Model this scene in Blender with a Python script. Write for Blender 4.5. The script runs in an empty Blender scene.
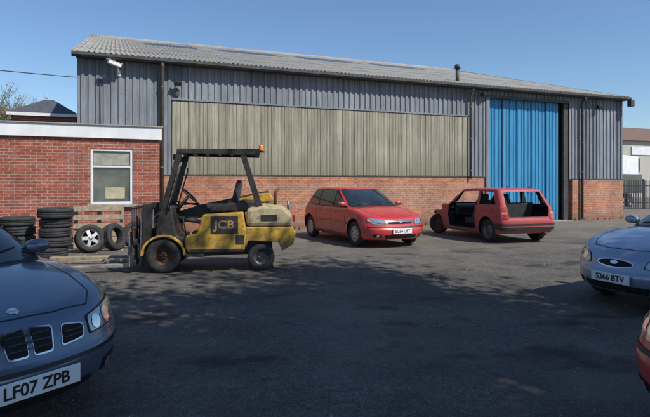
import bpy, bmesh, math, random
from mathutils import Vector, Matrix
from mathutils.bvhtree import BVHTree
from mathutils.geometry import delaunay_2d_cdt
R = math.radians
random.seed(7)
scn = bpy.context.scene
COL = scn.collection

# ---------------------------------------------------------------- materials
def new_mat(name):
    m = bpy.data.materials.new(name); m.use_nodes = True
    nt = m.node_tree
    return m, nt, nt.nodes['Principled BSDF']
def N(nt, t, **kw):
    n = nt.nodes.new(t)
    for k, v in kw.items(): setattr(n, k, v)
    return n
def L(nt, a, b): nt.links.new(a, b)
def coords(nt, scale=(1,1,1), out='Object'):
    tc = N(nt, 'ShaderNodeTexCoord'); mp = N(nt, 'ShaderNodeMapping')
    mp.inputs['Scale'].default_value = scale
    L(nt, tc.outputs[out], mp.inputs['Vector']); return mp.outputs['Vector']
def noise(nt, vec, scale, detail=5, rough=.6):
    n = N(nt, 'ShaderNodeTexNoise'); n.inputs['Scale'].default_value = scale
    n.inputs['Detail'].default_value = detail; n.inputs['Roughness'].default_value = rough
    L(nt, vec, n.inputs['Vector']); return n.outputs['Fac']
def ramp(nt, fac, stops):
    r = N(nt, 'ShaderNodeValToRGB'); e = r.color_ramp.elements
    e[0].position, e[0].color = stops[0][0], (*stops[0][1], 1)
    e[1].position, e[1].color = stops[-1][0], (*stops[-1][1], 1)
    for p, c in stops[1:-1]:
        k = e.new(p); k.color = (*c, 1)
    L(nt, fac, r.inputs['Fac']); return r.outputs['Color']
def mix(nt, fac, a, b, mode='MIX'):
    m = N(nt, 'ShaderNodeMix', data_type='RGBA', blend_type=mode)
    for s, v in ((m.inputs['Factor'], fac), (m.inputs['A'], a), (m.inputs['B'], b)):
        if hasattr(v, 'is_output'): L(nt, v, s)
        elif isinstance(v, (int, float)): s.default_value = v
        else: s.default_value = (*v, 1)
    return m.outputs['Result']
def g(v): return (v, v, v)
def bump(nt, b, h, strength=.3, dist=.02):
    n = N(nt, 'ShaderNodeBump'); n.inputs['Strength'].default_value = strength
    n.inputs['Distance'].default_value = dist
    L(nt, h, n.inputs['Height']); L(nt, n.outputs['Normal'], b.inputs['Normal'])
def simple(name, c, rough=.5, metal=0, var=.25, scale=6, coat=0, bumps=0, spec=.5):
    m, nt, b = new_mat(name)
    v = coords(nt); f = noise(nt, v, scale)
    lo = tuple(x*(1-var) for x in c); hi = tuple(min(1, x*(1+var)) for x in c)
    L(nt, ramp(nt, f, [(.3, lo), (.7, hi)]), b.inputs['Base Color'])
    b.inputs['Roughness'].default_value = rough; b.inputs['Metallic'].default_value = metal
    b.inputs['Coat Weight'].default_value = coat; b.inputs['Coat Roughness'].default_value = .06
    b.inputs['Specular IOR Level'].default_value = spec
    if bumps: bump(nt, b, noise(nt, v, scale*8), bumps, .01)
    return m
def paint(name, c, metal=0., dirt=.25, dust=(.16,.13,.1), rough=.3, coat=.8, grime=0, gcol=(.05,.035,.02)):
    m, nt, b = new_mat(name)
    v = coords(nt); f = noise(nt, v, 2.5, 8, .65); f2 = noise(nt, v, 30, 4)
    sep = N(nt, 'ShaderNodeSeparateXYZ'); L(nt, v, sep.inputs[0])
    mr = N(nt, 'ShaderNodeMapRange'); mr.inputs['From Min'].default_value = .15; mr.inputs['From Max'].default_value = .65
    mr.inputs['To Min'].default_value = 1; mr.inputs['To Max'].default_value = .15
    L(nt, sep.outputs['Z'], mr.inputs['Value'])
    mu = N(nt, 'ShaderNodeMath', operation='MULTIPLY'); L(nt, mr.outputs[0], mu.inputs[0]); L(nt, f, mu.inputs[1])
    mu2 = N(nt, 'ShaderNodeMath', operation='MULTIPLY'); L(nt, mu.outputs[0], mu2.inputs[0]); mu2.inputs[1].default_value = dirt*2.4
    base = mix(nt, f2, tuple(x*.93 for x in c), c)
    if grime:
        gr = ramp(nt, noise(nt, v, 5, 9, .75), [(.46, g(0)), (.66, g(grime))])
        base = mix(nt, gr, base, gcol)
        gr = ramp(nt, noise(nt, v, 17, 6, .8), [(.56, g(0)), (.64, g(grime))])
        base = mix(nt, gr, base, tuple(x*.6 for x in gcol))
    L(nt, mix(nt, mu2.outputs[0], base, dust), b.inputs['Base Color'])
    b.inputs['Metallic'].default_value = metal
    rr = N(nt, 'ShaderNodeMapRange'); rr.inputs['To Min'].default_value = rough; rr.inputs['To Max'].default_value = rough+.25
    L(nt, mu2.outputs[0], rr.inputs['Value']); L(nt, rr.outputs[0], b.inputs['Roughness'])
    b.inputs['Coat Weight'].default_value = coat; b.inputs['Coat Roughness'].default_value = .07
    return m

M = {}
M['rubber'] = simple('rubber', g(.028), .8, var=.5, scale=12, bumps=.3)
M['black'] = simple('black_plastic', g(.025), .5, var=.3)
M['blackpaint'] = simple('black_paint', (.030,.027,.024), .5, var=.6, scale=10)
M['void'] = simple('wheel_arch_black', g(.008), .9)
M['seal'] = simple('rubber_seal', g(.012), .55)
M['alloy'] = simple('alloy', g(.45), .35, .8, var=.15)
M['steel'] = simple('steel', (.2,.19,.18), .5, .7, var=.4, scale=9)
M['forksteel'] = simple('worn_fork_steel', (.33,.31,.28), .5, .3, var=.4, scale=9)
M['chrome'] = simple('chrome', g(.7), .12, 1, var=.05)
M['lamp'] = simple('lamp_lens', (.42,.44,.45), .06, .55, var=.2, scale=14, coat=1)
M['lampin'] = simple('lamp_reflector', g(.85), .08, .9, var=.1, coat=1)
M['amber'] = simple('amber_lens', (.8,.22,.02), .15, coat=1)
M['redlens'] = simple('red_lens', (.35,.01,.01), .15, coat=1)
M['plate'] = simple('number_plate', g(.78), .35, var=.06)
M['ypl'] = simple('rear_plate', (.8,.55,.03), .35, var=.06)
M['ink'] = simple('ink', g(.01), .5)
M['seat'] = simple('seat_fabric', g(.04), .9)
M['rust'] = simple('rusty_steel', (.12,.06,.035), .8, .2, var=.6, scale=8, bumps=.4)
M['white'] = simple('white_paint', g(.72), .4, var=.12, scale=2)
M['concrete'] = simple('concrete', (.3,.28,.25), .9, var=.25, scale=4, bumps=.3)
M['wood'] = simple('weathered_wood', (.28,.22,.15), .85, var=.4, scale=9, bumps=.4)
def glassmat(name, c=(.012,.016,.018)):
    m, nt, b = new_mat(name)
    v = coords(nt)
    L(nt, ramp(nt, noise(nt, v, 1.6, 3), [(.35, c), (.75, tuple(x*3.2 for x in c))]), b.inputs['Base Color'])
    L(nt, ramp(nt, noise(nt, v, 5, 6), [(.3, g(.02)), (.8, g(.14))]), b.inputs['Roughness'])
    b.inputs['Specular IOR Level'].default_value = .6; b.inputs['Coat Weight'].default_value = .5; b.inputs['Coat Roughness'].default_value=.02
    return m
M['glass'] = glassmat('car_glass')

def brick_mat(name, c1, c2, mortar):
    m, nt, b = new_mat(name)
    s = N(nt, 'ShaderNodeSeparateXYZ')
    geo = N(nt, 'ShaderNodeNewGeometry'); L(nt, geo.outputs['Position'], s.inputs[0])
    ad = N(nt, 'ShaderNodeMath', operation='ADD'); L(nt, s.outputs['X'], ad.inputs[0]); L(nt, s.outputs['Y'], ad.inputs[1])
    cb = N(nt, 'ShaderNodeCombineXYZ'); L(nt, ad.outputs[0], cb.inputs['X']); L(nt, s.outputs['Z'], cb.inputs['Y'])
    bt = N(nt, 'ShaderNodeTexBrick'); L(nt, cb.outputs[0], bt.inputs['Vector'])
    bt.inputs['Scale'].default_value = 1; bt.inputs['Brick Width'].default_value = .225
    bt.inputs['Row Height'].default_value = .075; bt.inputs['Mortar Size'].default_value = .007
    bt.inputs['Mortar Smooth'].default_value = .2; bt.inputs['Bias'].default_value = -.1
    bt.inputs['Color1'].default_value = (*c1, 1); bt.inputs['Color2'].default_value = (*c2, 1); bt.inputs['Mortar'].default_value = (*mortar, 1)
    P = geo.outputs['Position']
    f = noise(nt, P, 1.3, 7, .65)
    col = mix(nt, 1.0, bt.outputs['Color'], ramp(nt, f, [(.3, g(.62)), (.7, g(1.25))]), 'MULTIPLY')
    f3 = noise(nt, P, 26, 3)
    col = mix(nt, 1.0, col, ramp(nt, f3, [(.3, g(.7)), (.7, g(1.25))]), 'MULTIPLY')
    eff = ramp(nt, noise(nt, P, .8, 6, .7), [(.55, g(0)), (.72, g(.35))])
    col = mix(nt, eff, col, (.42,.33,.27))
    mr = N(nt, 'ShaderNodeMapRange'); mr.inputs['From Min'].default_value = 0; mr.inputs['From Max'].default_value = .55
    mr.inputs['To Min'].default_value = .85; mr.inputs['To Max'].default_value = 0; L(nt, s.outputs['Z'], mr.inputs['Value'])
    mm = N(nt, 'ShaderNodeMath', operation='MULTIPLY'); L(nt, mr.outputs[0], mm.inputs[0]); L(nt, f, mm.inputs[1])
    col = mix(nt, mm.outputs[0], col, (.07,.055,.045))
    L(nt, col, b.inputs['Base Color']); b.inputs['Roughness'].default_value = .9
    bump(nt, b, bt.outputs['Fac'], -.5, .01)
    return m
M['brick'] = brick_mat('brick_orange', (.46,.185,.095), (.32,.12,.07), (.38,.31,.25))
M['brick2'] = brick_mat('brick_red', (.38,.105,.06), (.24,.065,.045), (.38,.30,.25))

def cladding_mat(name, c, streakc, sheet=1.0, amt=.7, band=None, contrast=1.0, tone=(.80,1.15)):
    m, nt, b = new_mat(name)
    v = coords(nt); s = N(nt, 'ShaderNodeSeparateXYZ'); L(nt, v, s.inputs[0])
    v2 = coords(nt, (5, 1, .35)); f = noise(nt, v2, 1.6, 8, .7)
    v3 = coords(nt, (14, 1, .5)); f2 = noise(nt, v3, 1.2, 5, .6)
    v4 = coords(nt, (1.3, 1, .9)); f4 = noise(nt, v4, 1.1, 8, .7)
    col = ramp(nt, f, [(.28, tuple(x*(1-.40*contrast) for x in c)), (.5, c), (.75, tuple(min(1,x*(1+.3*contrast)) for x in c))])
    dv = N(nt, 'ShaderNodeMath', operation='DIVIDE'); L(nt, s.outputs['X'], dv.inputs[0]); dv.inputs[1].default_value = sheet
    fl = N(nt, 'ShaderNodeMath', operation='FLOOR'); L(nt, dv.outputs[0], fl.inputs[0])
    wn = N(nt, 'ShaderNodeTexWhiteNoise', noise_dimensions='1D'); L(nt, fl.outputs[0], wn.inputs['W'])
    col = mix(nt, 1, col, ramp(nt, wn.outputs['Value'], [(0, g(tone[0])), (1, g(tone[1]))]), 'MULTIPLY')
    col = mix(nt, 1, col, ramp(nt, f4, [(.3, g(.78)), (.7, g(1.15))]), 'MULTIPLY')
    r2 = ramp(nt, f2, [(.48, g(0)), (.70, g(amt))])
    col = mix(nt, r2, col, streakc)
    if band:
        mr = N(nt, 'ShaderNodeMapRange'); mr.inputs['From Min'].default_value = band[0]; mr.inputs['From Max'].default_value = band[1]
        L(nt, s.outputs['Z'], mr.inputs['Value'])
        mm = N(nt, 'ShaderNodeMath', operation='MULTIPLY'); L(nt, mr.outputs[0], mm.inputs[0]); L(nt, f, mm.inputs[1])
        col = mix(nt, mm.outputs[0], col, band[2])
    L(nt, col, b.inputs['Base Color']); b.inputs['Roughness'].default_value = .75
    bump(nt, b, noise(nt, v, 40, 3), .1, .01)
    return m
M['clad'] = cladding_mat('grey_cladding', (.225,.245,.272), (.11,.115,.125))
M['panel'] = cladding_mat('weathered_board_sheet', (.345,.315,.24), (.15,.145,.10), sheet=.114, amt=.85, band=(2.7,1.7,(.13,.135,.08)), contrast=1.1, tone=(.78,1.12))
def roof_mat():
    m, nt, b = new_mat('fibre_cement_roof')
    v = coords(nt); f = noise(nt, v, .5, 8, .7); f2 = noise(nt, v, 6, 6, .75)
    col = ramp(nt, f, [(.3, (.24,.23,.205)), (.7, (.36,.345,.31))])
    col = mix(nt, ramp(nt, f2, [(.52, g(0)), (.64, g(.5))]), col, (.40,.38,.31))
    col = mix(nt, ramp(nt, noise(nt, v, 2.3, 7, .8), [(.50, g(0)), (.70, g(.6))]), col, (.13,.125,.11))
    L(nt, col, b.inputs['Base Color']); b.inputs['Roughness'].default_value = .92
    bump(nt, b, f2, .3, .01); return m
M['roof'] = roof_mat()
M['rooflight'] = simple('dirty_rooflight', (.10,.13,.20), .5, var=.4, scale=3)
M['gutter'] = simple('gutter_plastic', (.05,.05,.05), .6, var=.4)
M['pipe'] = simple('downpipe_brown', (.11,.09,.075), .7, var=.3)
def door_mat():
    m, nt, b = new_mat('blue_door_paint')
    v = coords(nt, (3, 1, .4)); f = noise(nt, v, 1.5, 8, .7)
    col = ramp(nt, f, [(.3, (.03,.18,.36)), (.55, (.04,.26,.47)), (.75, (.065,.31,.53))])
    s = N(nt, 'ShaderNodeSeparateXYZ'); L(nt, coords(nt), s.inputs[0])
    mr = N(nt, 'ShaderNodeMapRange'); mr.inputs['From Min'].default_value = 0; mr.inputs['From Max'].default_value = .9
    mr.inputs['To Min'].default_value = .9; mr.inputs['To Max'].default_value = 0; L(nt, s.outputs['Z'], mr.inputs['Value'])
    mm = N(nt, 'ShaderNodeMath', operation='MULTIPLY'); L(nt, mr.outputs[0], mm.inputs[0]); L(nt, f, mm.inputs[1])
    col = mix(nt, mm.outputs[0], col, (.08,.08,.08))
    col = mix(nt, ramp(nt, noise(nt, coords(nt,(1,1,1)), 5, 8, .8), [(.62, g(0)), (.68, g(.6))]), col, (.10,.12,.14))
    L(nt, col, b.inputs['Base Color']); b.inputs['Roughness'].default_value = .5
    return m
M['door'] = door_mat()
def ground_mat():
    m, nt, b = new_mat('worn_asphalt')
    v = coords(nt)
    big = noise(nt, v, .22, 6, .6); mid = noise(nt, v, 1.4, 8, .7); fine = noise(nt, v, 60, 4, .7); gr2 = noise(nt, v, 16, 5, .75)
    vo = N(nt, 'ShaderNodeTexVoronoi'); vo.inputs['Scale'].default_value = 110; L(nt, v, vo.inputs['Vector'])
    col = ramp(nt, mid, [(.25, (.068,.063,.058)), (.5, (.118,.108,.097)), (.75, (.185,.168,.146))])
    col = mix(nt, 1, col, ramp(nt, big, [(.3, g(.68)), (.7, g(1.30))]), 'MULTIPLY')
    col = mix(nt, 1, col, ramp(nt, fine, [(.3, g(.40)), (.7, g(1.6))]), 'MULTIPLY')
    col = mix(nt, 1, col, ramp(nt, gr2, [(.3, g(.58)), (.7, g(1.42))]), 'MULTIPLY')
    wn = N(nt, 'ShaderNodeSeparateColor'); L(nt, vo.outputs['Color'], wn.inputs[0])
    st = ramp(nt, wn.outputs[0], [(.88, g(0)), (.99, g(.8))])
    stm = mix(nt, 1, st, ramp(nt, noise(nt, v, .9, 5), [(.35, g(.2)), (.6, g(1))]), 'MULTIPLY')
    col = mix(nt, stm, col, (.34,.32,.28))
    dust = ramp(nt, noise(nt, v, .55, 9, .72), [(.48, g(0)), (.68, g(.65))])
    col = mix(nt, dust, col, (.235,.21,.17))
    oil = ramp(nt, noise(nt, coords(nt, (1,1.4,1)), .9, 4, .5), [(.57, g(0)), (.67, g(.78))])
    col = mix(nt, oil, col, (.034,.032,.030))
    dn = N(nt, 'ShaderNodeVectorMath', operation='ADD'); nn = N(nt, 'ShaderNodeTexNoise'); nn.inputs['Scale'].default_value = 1.5; nn.inputs['Detail'].default_value = 6
    L(nt, v, nn.inputs['Vector']); L(nt, v, dn.inputs[0]); L(nt, nn.outputs['Color'], dn.inputs[1])
    vc = N(nt, 'ShaderNodeTexVoronoi', feature='DISTANCE_TO_EDGE'); vc.inputs['Scale'].default_value = .42; L(nt, dn.outputs[0], vc.inputs['Vector'])
    cr = ramp(nt, vc.outputs['Distance'], [(.001, g(.5)), (.006, g(0))])
    crm = mix(nt, 1, cr, ramp(nt, noise(nt, v, 1.1, 4), [(.45, g(0)), (.6, g(1))]), 'MULTIPLY')
    col = mix(nt, crm, col, (.02,.019,.018))
    s = N(nt, 'ShaderNodeSeparateXYZ'); L(nt, v, s.inputs[0])
    mr = N(nt, 'ShaderNodeMapRange'); mr.inputs['From Min'].default_value = 8.0; mr.inputs['From Max'].default_value = 15.5
    L(nt, s.outputs['Y'], mr.inputs['Value'])
    mm = N(nt, 'ShaderNodeMath', operation='MULTIPLY'); L(nt, mr.outputs[0], mm.inputs[0]); L(nt, mid, mm.inputs[1])
    col = mix(nt, mm.outputs[0], col, (.28,.24,.19))
    L(nt, col, b.inputs['Base Color'])
    L(nt, ramp(nt, mid, [(.3, g(.7)), (.7, g(.95))]), b.inputs['Roughness'])
    b.inputs['Specular IOR Level'].default_value = .3
    ad = N(nt, 'ShaderNodeMath', operation='ADD'); L(nt, fine, ad.inputs[0]); L(nt, gr2, ad.inputs[1])
    bump(nt, b, ad.outputs[0], .8, .035)
    return m
M['ground'] = ground_mat()

# ---------------------------------------------------------------- mesh helpers
def mk(name, verts, faces, mats, parent=None, smooth=False, fm=None):
    me = bpy.data.meshes.new(name); me.from_pydata([tuple(v) for v in verts], [], faces)
    if not isinstance(mats, (list, tuple)): mats = [mats]
    for m in mats: me.materials.append(m)
    if fm:
        for p, i in zip(me.polygons, fm): p.material_index = i
    if smooth:
        for p in me.polygons: p.use_smooth = True
    me.update()
    o = bpy.data.objects.new(name, me); COL.objects.link(o)
    if parent: o.parent = parent
    return o
def empty(name, loc=(0,0,0), ang=0):
    o = bpy.data.objects.new(name, None); COL.objects.link(o)
    o.location = loc; o.rotation_euler = (0, 0, ang); o.empty_display_size = .2
    return o
def bev(o, w=.01, seg=2):
    m = o.modifiers.new('bevel', 'BEVEL'); m.width = w; m.segments = seg; m.limit_method = 'ANGLE'; return o
def box(name, c, s, mat, parent=None, bevel=0, rot=None):
    x, y, z = s[0]/2, s[1]/2, s[2]/2
    v = [(-x,-y,-z),(x,-y,-z),(x,y,-z),(-x,y,-z),(-x,-y,z),(x,-y,z),(x,y,z),(-x,y,z)]
    f = [(0,3,2,1),(4,5,6,7),(0,1,5,4),(1,2,6,5),(2,3,7,6),(3,0,4,7)]
    o = mk(name, v, f, mat, parent); o.location = c
    if rot: o.rotation_euler = rot
    if bevel: bev(o, bevel)
    return o
def prism(name, poly, y0, y1, mat, parent=None, bevel=0, axis='y', smooth=False):
    n = len(poly)
    f3 = {'y': lambda p, t: (p[0], t, p[1]), 'x': lambda p, t: (t, p[0], p[1]), 'z': lambda p, t: (p[0], p[1], t)}[axis]
    v = [f3(p, y0) for p in poly] + [f3(p, y1) for p in poly]
    f = [tuple(range(n)), tuple(range(2*n-1, n-1, -1))] + [(i, i+n, (i+1) % n+n, (i+1) % n) for i in range(n)]
    o = mk(name, v, f, mat, parent, smooth)
    bm = bmesh.new(); bm.from_mesh(o.data); bmesh.ops.recalc_face_normals(bm, faces=bm.faces); bm.to_mesh(o.data); bm.free()
    if bevel: bev(o, bevel)
    return o
def tube(name, pts, r, mat, parent=None, seg=10, closed=False):
    pts = [Vector(p) for p in pts]; v = []; f = []; n = len(pts)
    rs = r if isinstance(r, (list, tuple)) else [r]*n
    up0 = None
    for i, p in enumerate(pts):
        if closed: d = pts[(i+1) % n]-pts[i-1]
        else: d = pts[min(i+1, n-1)]-pts[max(i-1, 0)]
        d.normalize()
        up = Vector((0,0,1)) if abs(d.z) < .9 else Vector((1,0,0))
        if up0 is not None: up = up0
        a = d.cross(up).normalized(); b = a.cross(d).normalized(); up0 = b
        for k in range(seg):
            t = 2*math.pi*k/seg; v.append(p + (a*math.cos(t)+b*math.sin(t))*rs[i])
    rng = n if closed else n-1
    for i in range(rng):
        for k in range(seg):
            j = (i+1) % n
            f.append((i*seg+k, i*seg+(k+1) % seg, j*seg+(k+1) % seg, j*seg+k))
    if not closed:
        f.append(tuple(range(seg-1, -1, -1))); f.append(tuple((n-1)*seg+k for k in range(seg)))
    return mk(name, v, f, mat, parent, True)
def lathe(name, prof, mat, parent=None, seg=40, axis='y', closed=False, fm=None):
    v = []; f = []; fmi = []
    n = len(prof)
    for k in range(seg):
        t = 2*math.pi*k/seg; c, s = math.cos(t), math.sin(t)
        for r, h in prof:
            v.append({'y': (r*c, h, r*s), 'z': (r*c, r*s, h)}[axis])
    for k in range(seg):
        k2 = (k+1) % seg
        for i in range(n if closed else n-1):
            j = (i+1) % n
            f.append((k*n+i, k*n+j, k2*n+j, k2*n+i))
            if fm: fmi.append(fm[i])
    o = mk(name, v, f, mat, parent, True, fmi or None)
    bm = bmesh.new(); bm.from_mesh(o.data); bmesh.ops.recalc_face_normals(bm, faces=bm.faces); bm.to_mesh(o.data); bm.free()
    return o
def interp(tab, x):
    if x <= tab[0][0]: return tab[0][1]
    for (a, b), (c, d) in zip(tab, tab[1:]):
        if x <= c:
            t = (x-a)/(c-a) if c > a else 0
            return b+(d-b)*t
    return tab[-1][1]
def smooth_tab(tab, lo, hi, w=.08, n=240):
    xs = [lo+(hi-lo)*i/n for i in range(n+1)]; ys = [interp(tab, x) for x in xs]
    k = max(1, int(w/((hi-lo)/n)))
    out = []
    for i in range(n+1):
        a = max(0, i-k); b = min(n, i+k); m = min(i-a, b-i)
        seg = ys[i-m:i+m+1]; out.append((xs[i], sum(seg)/len(seg)))
    return out
def bake(o):
    dg = bpy.context.evaluated_depsgraph_get(); dg.update()
    return bpy.data.meshes.new_from_object(o.evaluated_get(dg))
def boolean(o, cutters, keep=False):
    """cut one tool at a time and skip any cut the solver cannot resolve"""
    for c in cutters:
        n0 = len(o.data.polygons)
        m = o.modifiers.new('b', 'BOOLEAN'); m.operation = 'DIFFERENCE'; m.solver = 'EXACT'; m.object = c
        me = bake(o); o.modifiers.clear()
        if len(me.polygons) > n0*.35: o.data = me
        else: print('CUT SKIPPED', c.name, n0, len(me.polygons))
    if not keep:
        for c in cutters: bpy.data.objects.remove(c, do_unlink=True)
def sharp(o, ang=35):
    for p in o.data.polygons: p.use_smooth = True
    o.data.set_sharp_from_angle(angle=R(ang))
def text(name, s, size, mat, parent, loc, rot, ext=.001, sx=1):
    c = bpy.data.curves.new(name, 'FONT'); c.body = s; c.size = size; c.align_x = 'CENTER'; c.align_y = 'CENTER'
    c.extrude = ext; c.offset = size*.02; c.materials.append(mat)
    o = bpy.data.objects.new(name, c); COL.objects.link(o); o.parent = parent; o.location = loc; o.rotation_euler = rot
    o.scale = (sx, 1, 1); return o

# ---------------------------------------------------------------- projected panels
def roundpoly(pts, r=.03, k=5):
    out = []; n = len(pts)
    for i in range(n):
        p = Vector(pts[i]); a = Vector(pts[i-1]); b = Vector(pts[(i+1) % n])
        da = (a-p); db = (b-p); ra = min(r, da.length*.45); rb = min(r, db.length*.45)
        s = p+da.normalized()*ra; e = p+db.normalized()*rb
        for j in range(k+1):
            t = j/k; out.append(tuple(s*(1-t)**2+p*2*t*(1-t)+e*t*t))
    return out
def inpoly(x, y, P):
    c = False; n = len(P)
    for i in range(n):
        x1, y1 = P[i]; x2, y2 = P[i-1]
        if (y1 > y) != (y2 > y) and x < (x2-x1)*(y-y1)/(y2-y1)+x1: c = not c
    return c
def patch(name, bvh, poly, plane, side, off, mat, parent, r=.03, res=.04, dens=.05):
    """lay a thin panel, drawn in the given plane, onto the car skin."""
    P = roundpoly(poly, r) if r > 0 else list(poly)
    Q = []
    for i in range(len(P)):
        a = Vector(P[i]); b = Vector(P[(i+1) % len(P)])
        if (b-a).length < 1e-5: continue
        k = max(1, int((b-a).length/dens))
        for j in range(k): Q.append(tuple(a+(b-a)*(j/k)))
    xs = [p[0] for p in Q]; ys = [p[1] for p in Q]
    n0 = len(Q); V = [Vector(q) for q in Q]
    x = min(xs)+res*.5
    while x < max(xs):
        y = min(ys)+res*.5
        while y < max(ys):
            if inpoly(x, y, Q) and min((Vector((x, y))-Vector(q)).length for q in Q) > res*.35: V.append(Vector((x, y)))
            y += res
        x += res
    res_ = delaunay_2d_cdt(V, [], [list(range(n0))], 1, 1e-6)
    vv, _, ff = res_[0], res_[1], res_[2]
    out = []
    for p in vv:
        if plane == 'side': o = Vector((p[0], side*4, p[1])); d = Vector((0, -side, 0))
        elif plane == 'end': o = Vector((side*6, p[0], p[1])); d = Vector((-side, 0, 0))
        else: o = Vector((p[0], p[1], 4)); d = Vector((0, 0, -1))
        h, nrm, _, _ = bvh.ray_cast(o, d)
        if h is None: h, nrm, _, _ = bvh.find_nearest(o+d*4)
        if nrm.dot(d) > 0: nrm = -nrm
        out.append(h+nrm*off)
    ob = mk(name, out, [tuple(f) for f in ff], mat, parent, True)
    bm = bmesh.new(); bm.from_mesh(ob.data); bmesh.ops.recalc_face_normals(bm, faces=bm.faces)
    d = {'side': Vector((0, side, 0)), 'end': Vector((side, 0, 0)), 'top': Vector((0, 0, 1))}[plane]
    if sum((f.normal.dot(d) for f in bm.faces)) < 0: bmesh.ops.reverse_faces(bm, faces=bm.faces)
    bm.to_mesh(ob.data); bm.free()
    return ob
def seam(name, bvh, pts, plane, side, parent, w=.008, off=.0025, mat=None):
    P = [Vector(p) for p in pts]
    D = []
    for a, b in zip(P, P[1:]):
        k = max(1, int((b-a).length/.05))
        D += [a+(b-a)*(j/k) for j in range(k)]
    D.append(P[-1])
    v = []; f = []
    for i, p in enumerate(D):
        t = (D[min(i+1, len(D)-1)]-D[max(i-1, 0)]).normalized(); nn = Vector((-t.y, t.x))*w/2
        for q in (p+nn, p-nn):
            if plane == 'side': o = Vector((q[0], side*4, q[1])); d = Vector((0, -side, 0))
            elif plane == 'end': o = Vector((side*6, q[0], q[1])); d = Vector((-side, 0, 0))
            else: o = Vector((q[0], q[1], 4)); d = Vector((0, 0, -1))
            h, nrm, _, _ = bvh.ray_cast(o, d)
            if h is None: h, nrm, _, _ = bvh.find_nearest(o+d*4)
            if nrm.dot(d) > 0: nrm = -nrm
            v.append(h+nrm*off)
    for i in range(len(D)-1): f.append((2*i, 2*i+1, 2*i+3, 2*i+2))
    return mk(name, v, f, mat or M['seal'], parent, True)

# ---------------------------------------------------------------- wheels
TYRE = lambda r, w, ri: [(ri, -w*.40), (ri+.012, -w*.47), ((r+ri)/2, -w*.52), (r-.03, -w*.48), (r-.008, -w*.41), (r, -w*.3), (r, -w*.14), (r-.008, -w*.13), (r-.008, -w*.09), (r, -w*.08),
                         (r, w*.08), (r-.008, w*.09), (r-.008, w*.13), (r, w*.14), (r, w*.3), (r-.008, w*.41), (r-.03, w*.48), ((r+ri)/2, w*.52), (ri+.012, w*.47), (ri, w*.40)]
def wheel(parent, loc, r, w, style='alloy', out=1, ri=None, mat=None, tilt=None):
    ri = ri or r*.62
    root = bpy.data.objects.new('wheel', None); COL.objects.link(root); root.parent = parent; root.location = loc; root.empty_display_size = .1
    if out < 0: root.rotation_euler = (0, 0, math.pi)
    if tilt: root.rotation_euler = tilt
    lathe('tyre', TYRE(r, w, ri), M['rubber'], root, 48, closed=True)
    mm = mat or M['alloy']
    lathe('rim', [(ri+.006, -w*.42), (ri-.015, -w*.36), (ri-.02, w*.3), (ri+.002, w*.40), (ri+.012, w*.455), (ri+.012, w*.44), (ri-.012, w*.38), (ri-.03, w*.25), (ri-.04, -w*.3)], mm, root, 40)
    lathe('brake_drum', [(0, w*.02), (ri*.62, w*.02), (ri*.62, -w*.2), (ri*.9, -w*.3)], M['void'], root, 24)
    if style in ('alloy', 'trim'):
        n = 5 if style == 'alloy' else 8
        for k in range(n):
            a = 2*math.pi*k/n
            wd = ri*(.17 if style == 'alloy' else .15)
            poly = [(0.0, -wd*1.25), (ri-.01, -wd), (ri-.01, wd), (0.0, wd*1.25)]
            v = [];
            for x, z in poly:
                t = x/ri
                for y in (w*.18, w*(.36-.04*t+.05*math.sin(t*3))):
                    v.append((x*math.cos(a)-z*math.sin(a), y, x*math.sin(a)+z*math.cos(a)))
            mk('spoke', v, [(1,3,5,7),(0,6,4,2),(0,2,3,1),(4,6,7,5)], mm, root)
        lathe('hub_cap', [(0, w*.44), (ri*.16, w*.43), (ri*.24, w*.38), (ri*.25, w*.2)], mm, root, 20)
        if style == 'trim':
            lathe('trim_ring', [(ri*.8, w*.36), (ri*.97, w*.41), (ri*.99, w*.3)], mm, root, 36)
    elif style == 'steel':
        lathe('disc', [(0, w*.2), (ri*.3, w*.22), (ri*.36, w*.1), (ri*.7, w*.16), (ri*.8, w*.05), (ri, 0)], mm, root, 30)
        for k in range(5):
            a = 2*math.pi*k/5; bb = lathe('nut', [(0, .02), (.012, .02), (.014, 0)], M['steel'], root, 6); bb.location = (ri*.24*math.cos(a), w*.22, ri*.24*math.sin(a))
    elif style == 'fork':
        lathe('disc', [(0, w*.3), (ri*.3, w*.32), (ri*.38, w*.15), (ri*.75, w*.1), (ri*.95, w*.3), (ri, w*.4)], mm, root, 30)
        for k in range(6):
            a = 2*math.pi*k/6; bb = lathe('nut', [(0, .02), (.014, .02), (.016, 0)], M['steel'], root, 6); bb.location = (ri*.3*math.cos(a), w*.3, ri*.3*math.sin(a))
    return root

# ---------------------------------------------------------------- car body
def outline(n, xf, xr, w, ef, er, Df, Dr):
    """plan outline: straight flanks closed by a bowed nose and tail; returned in unit coordinates"""
    half = []
    K = 160
    for i in range(K+1):
        t = math.pi/2*i/K
        half.append((xf-Df+Df*max(0,math.cos(t))**(2/ef), math.sin(t)**(2/ef)))
    for i in range(1, 60): half.append((xf-Df+(xr+Dr-xf+Df)*i/60, 1.0))
    for i in range(K+1):
        t = math.pi/2*(1-i/K)
        half.append((xr+Dr-Dr*max(0,math.cos(t))**(2/er), math.sin(t)**(2/er)))
    raw = half+[(x, -y) for x, y in reversed(half[1:-1])]
    m = len(raw); d = [0]
    for i in range(m):
        a, b = raw[i], raw[(i+1) % m]
        d.append(d[-1]+math.hypot(a[0]-b[0], (a[1]-b[1])*w))
    T = d[-1]; out = []; j = 0
    for k in range(n):
        t = T*k/n
        while d[j+1] < t: j += 1
        u = (t-d[j])/(d[j+1]-d[j]+1e-12); a, b = raw[j], raw[(j+1) % m]
        x = a[0]+(b[0]-a[0])*u
        out.append((x/xf if x > 0 else x/(-xr), a[1]+(b[1]-a[1])*u))
    return out
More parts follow.
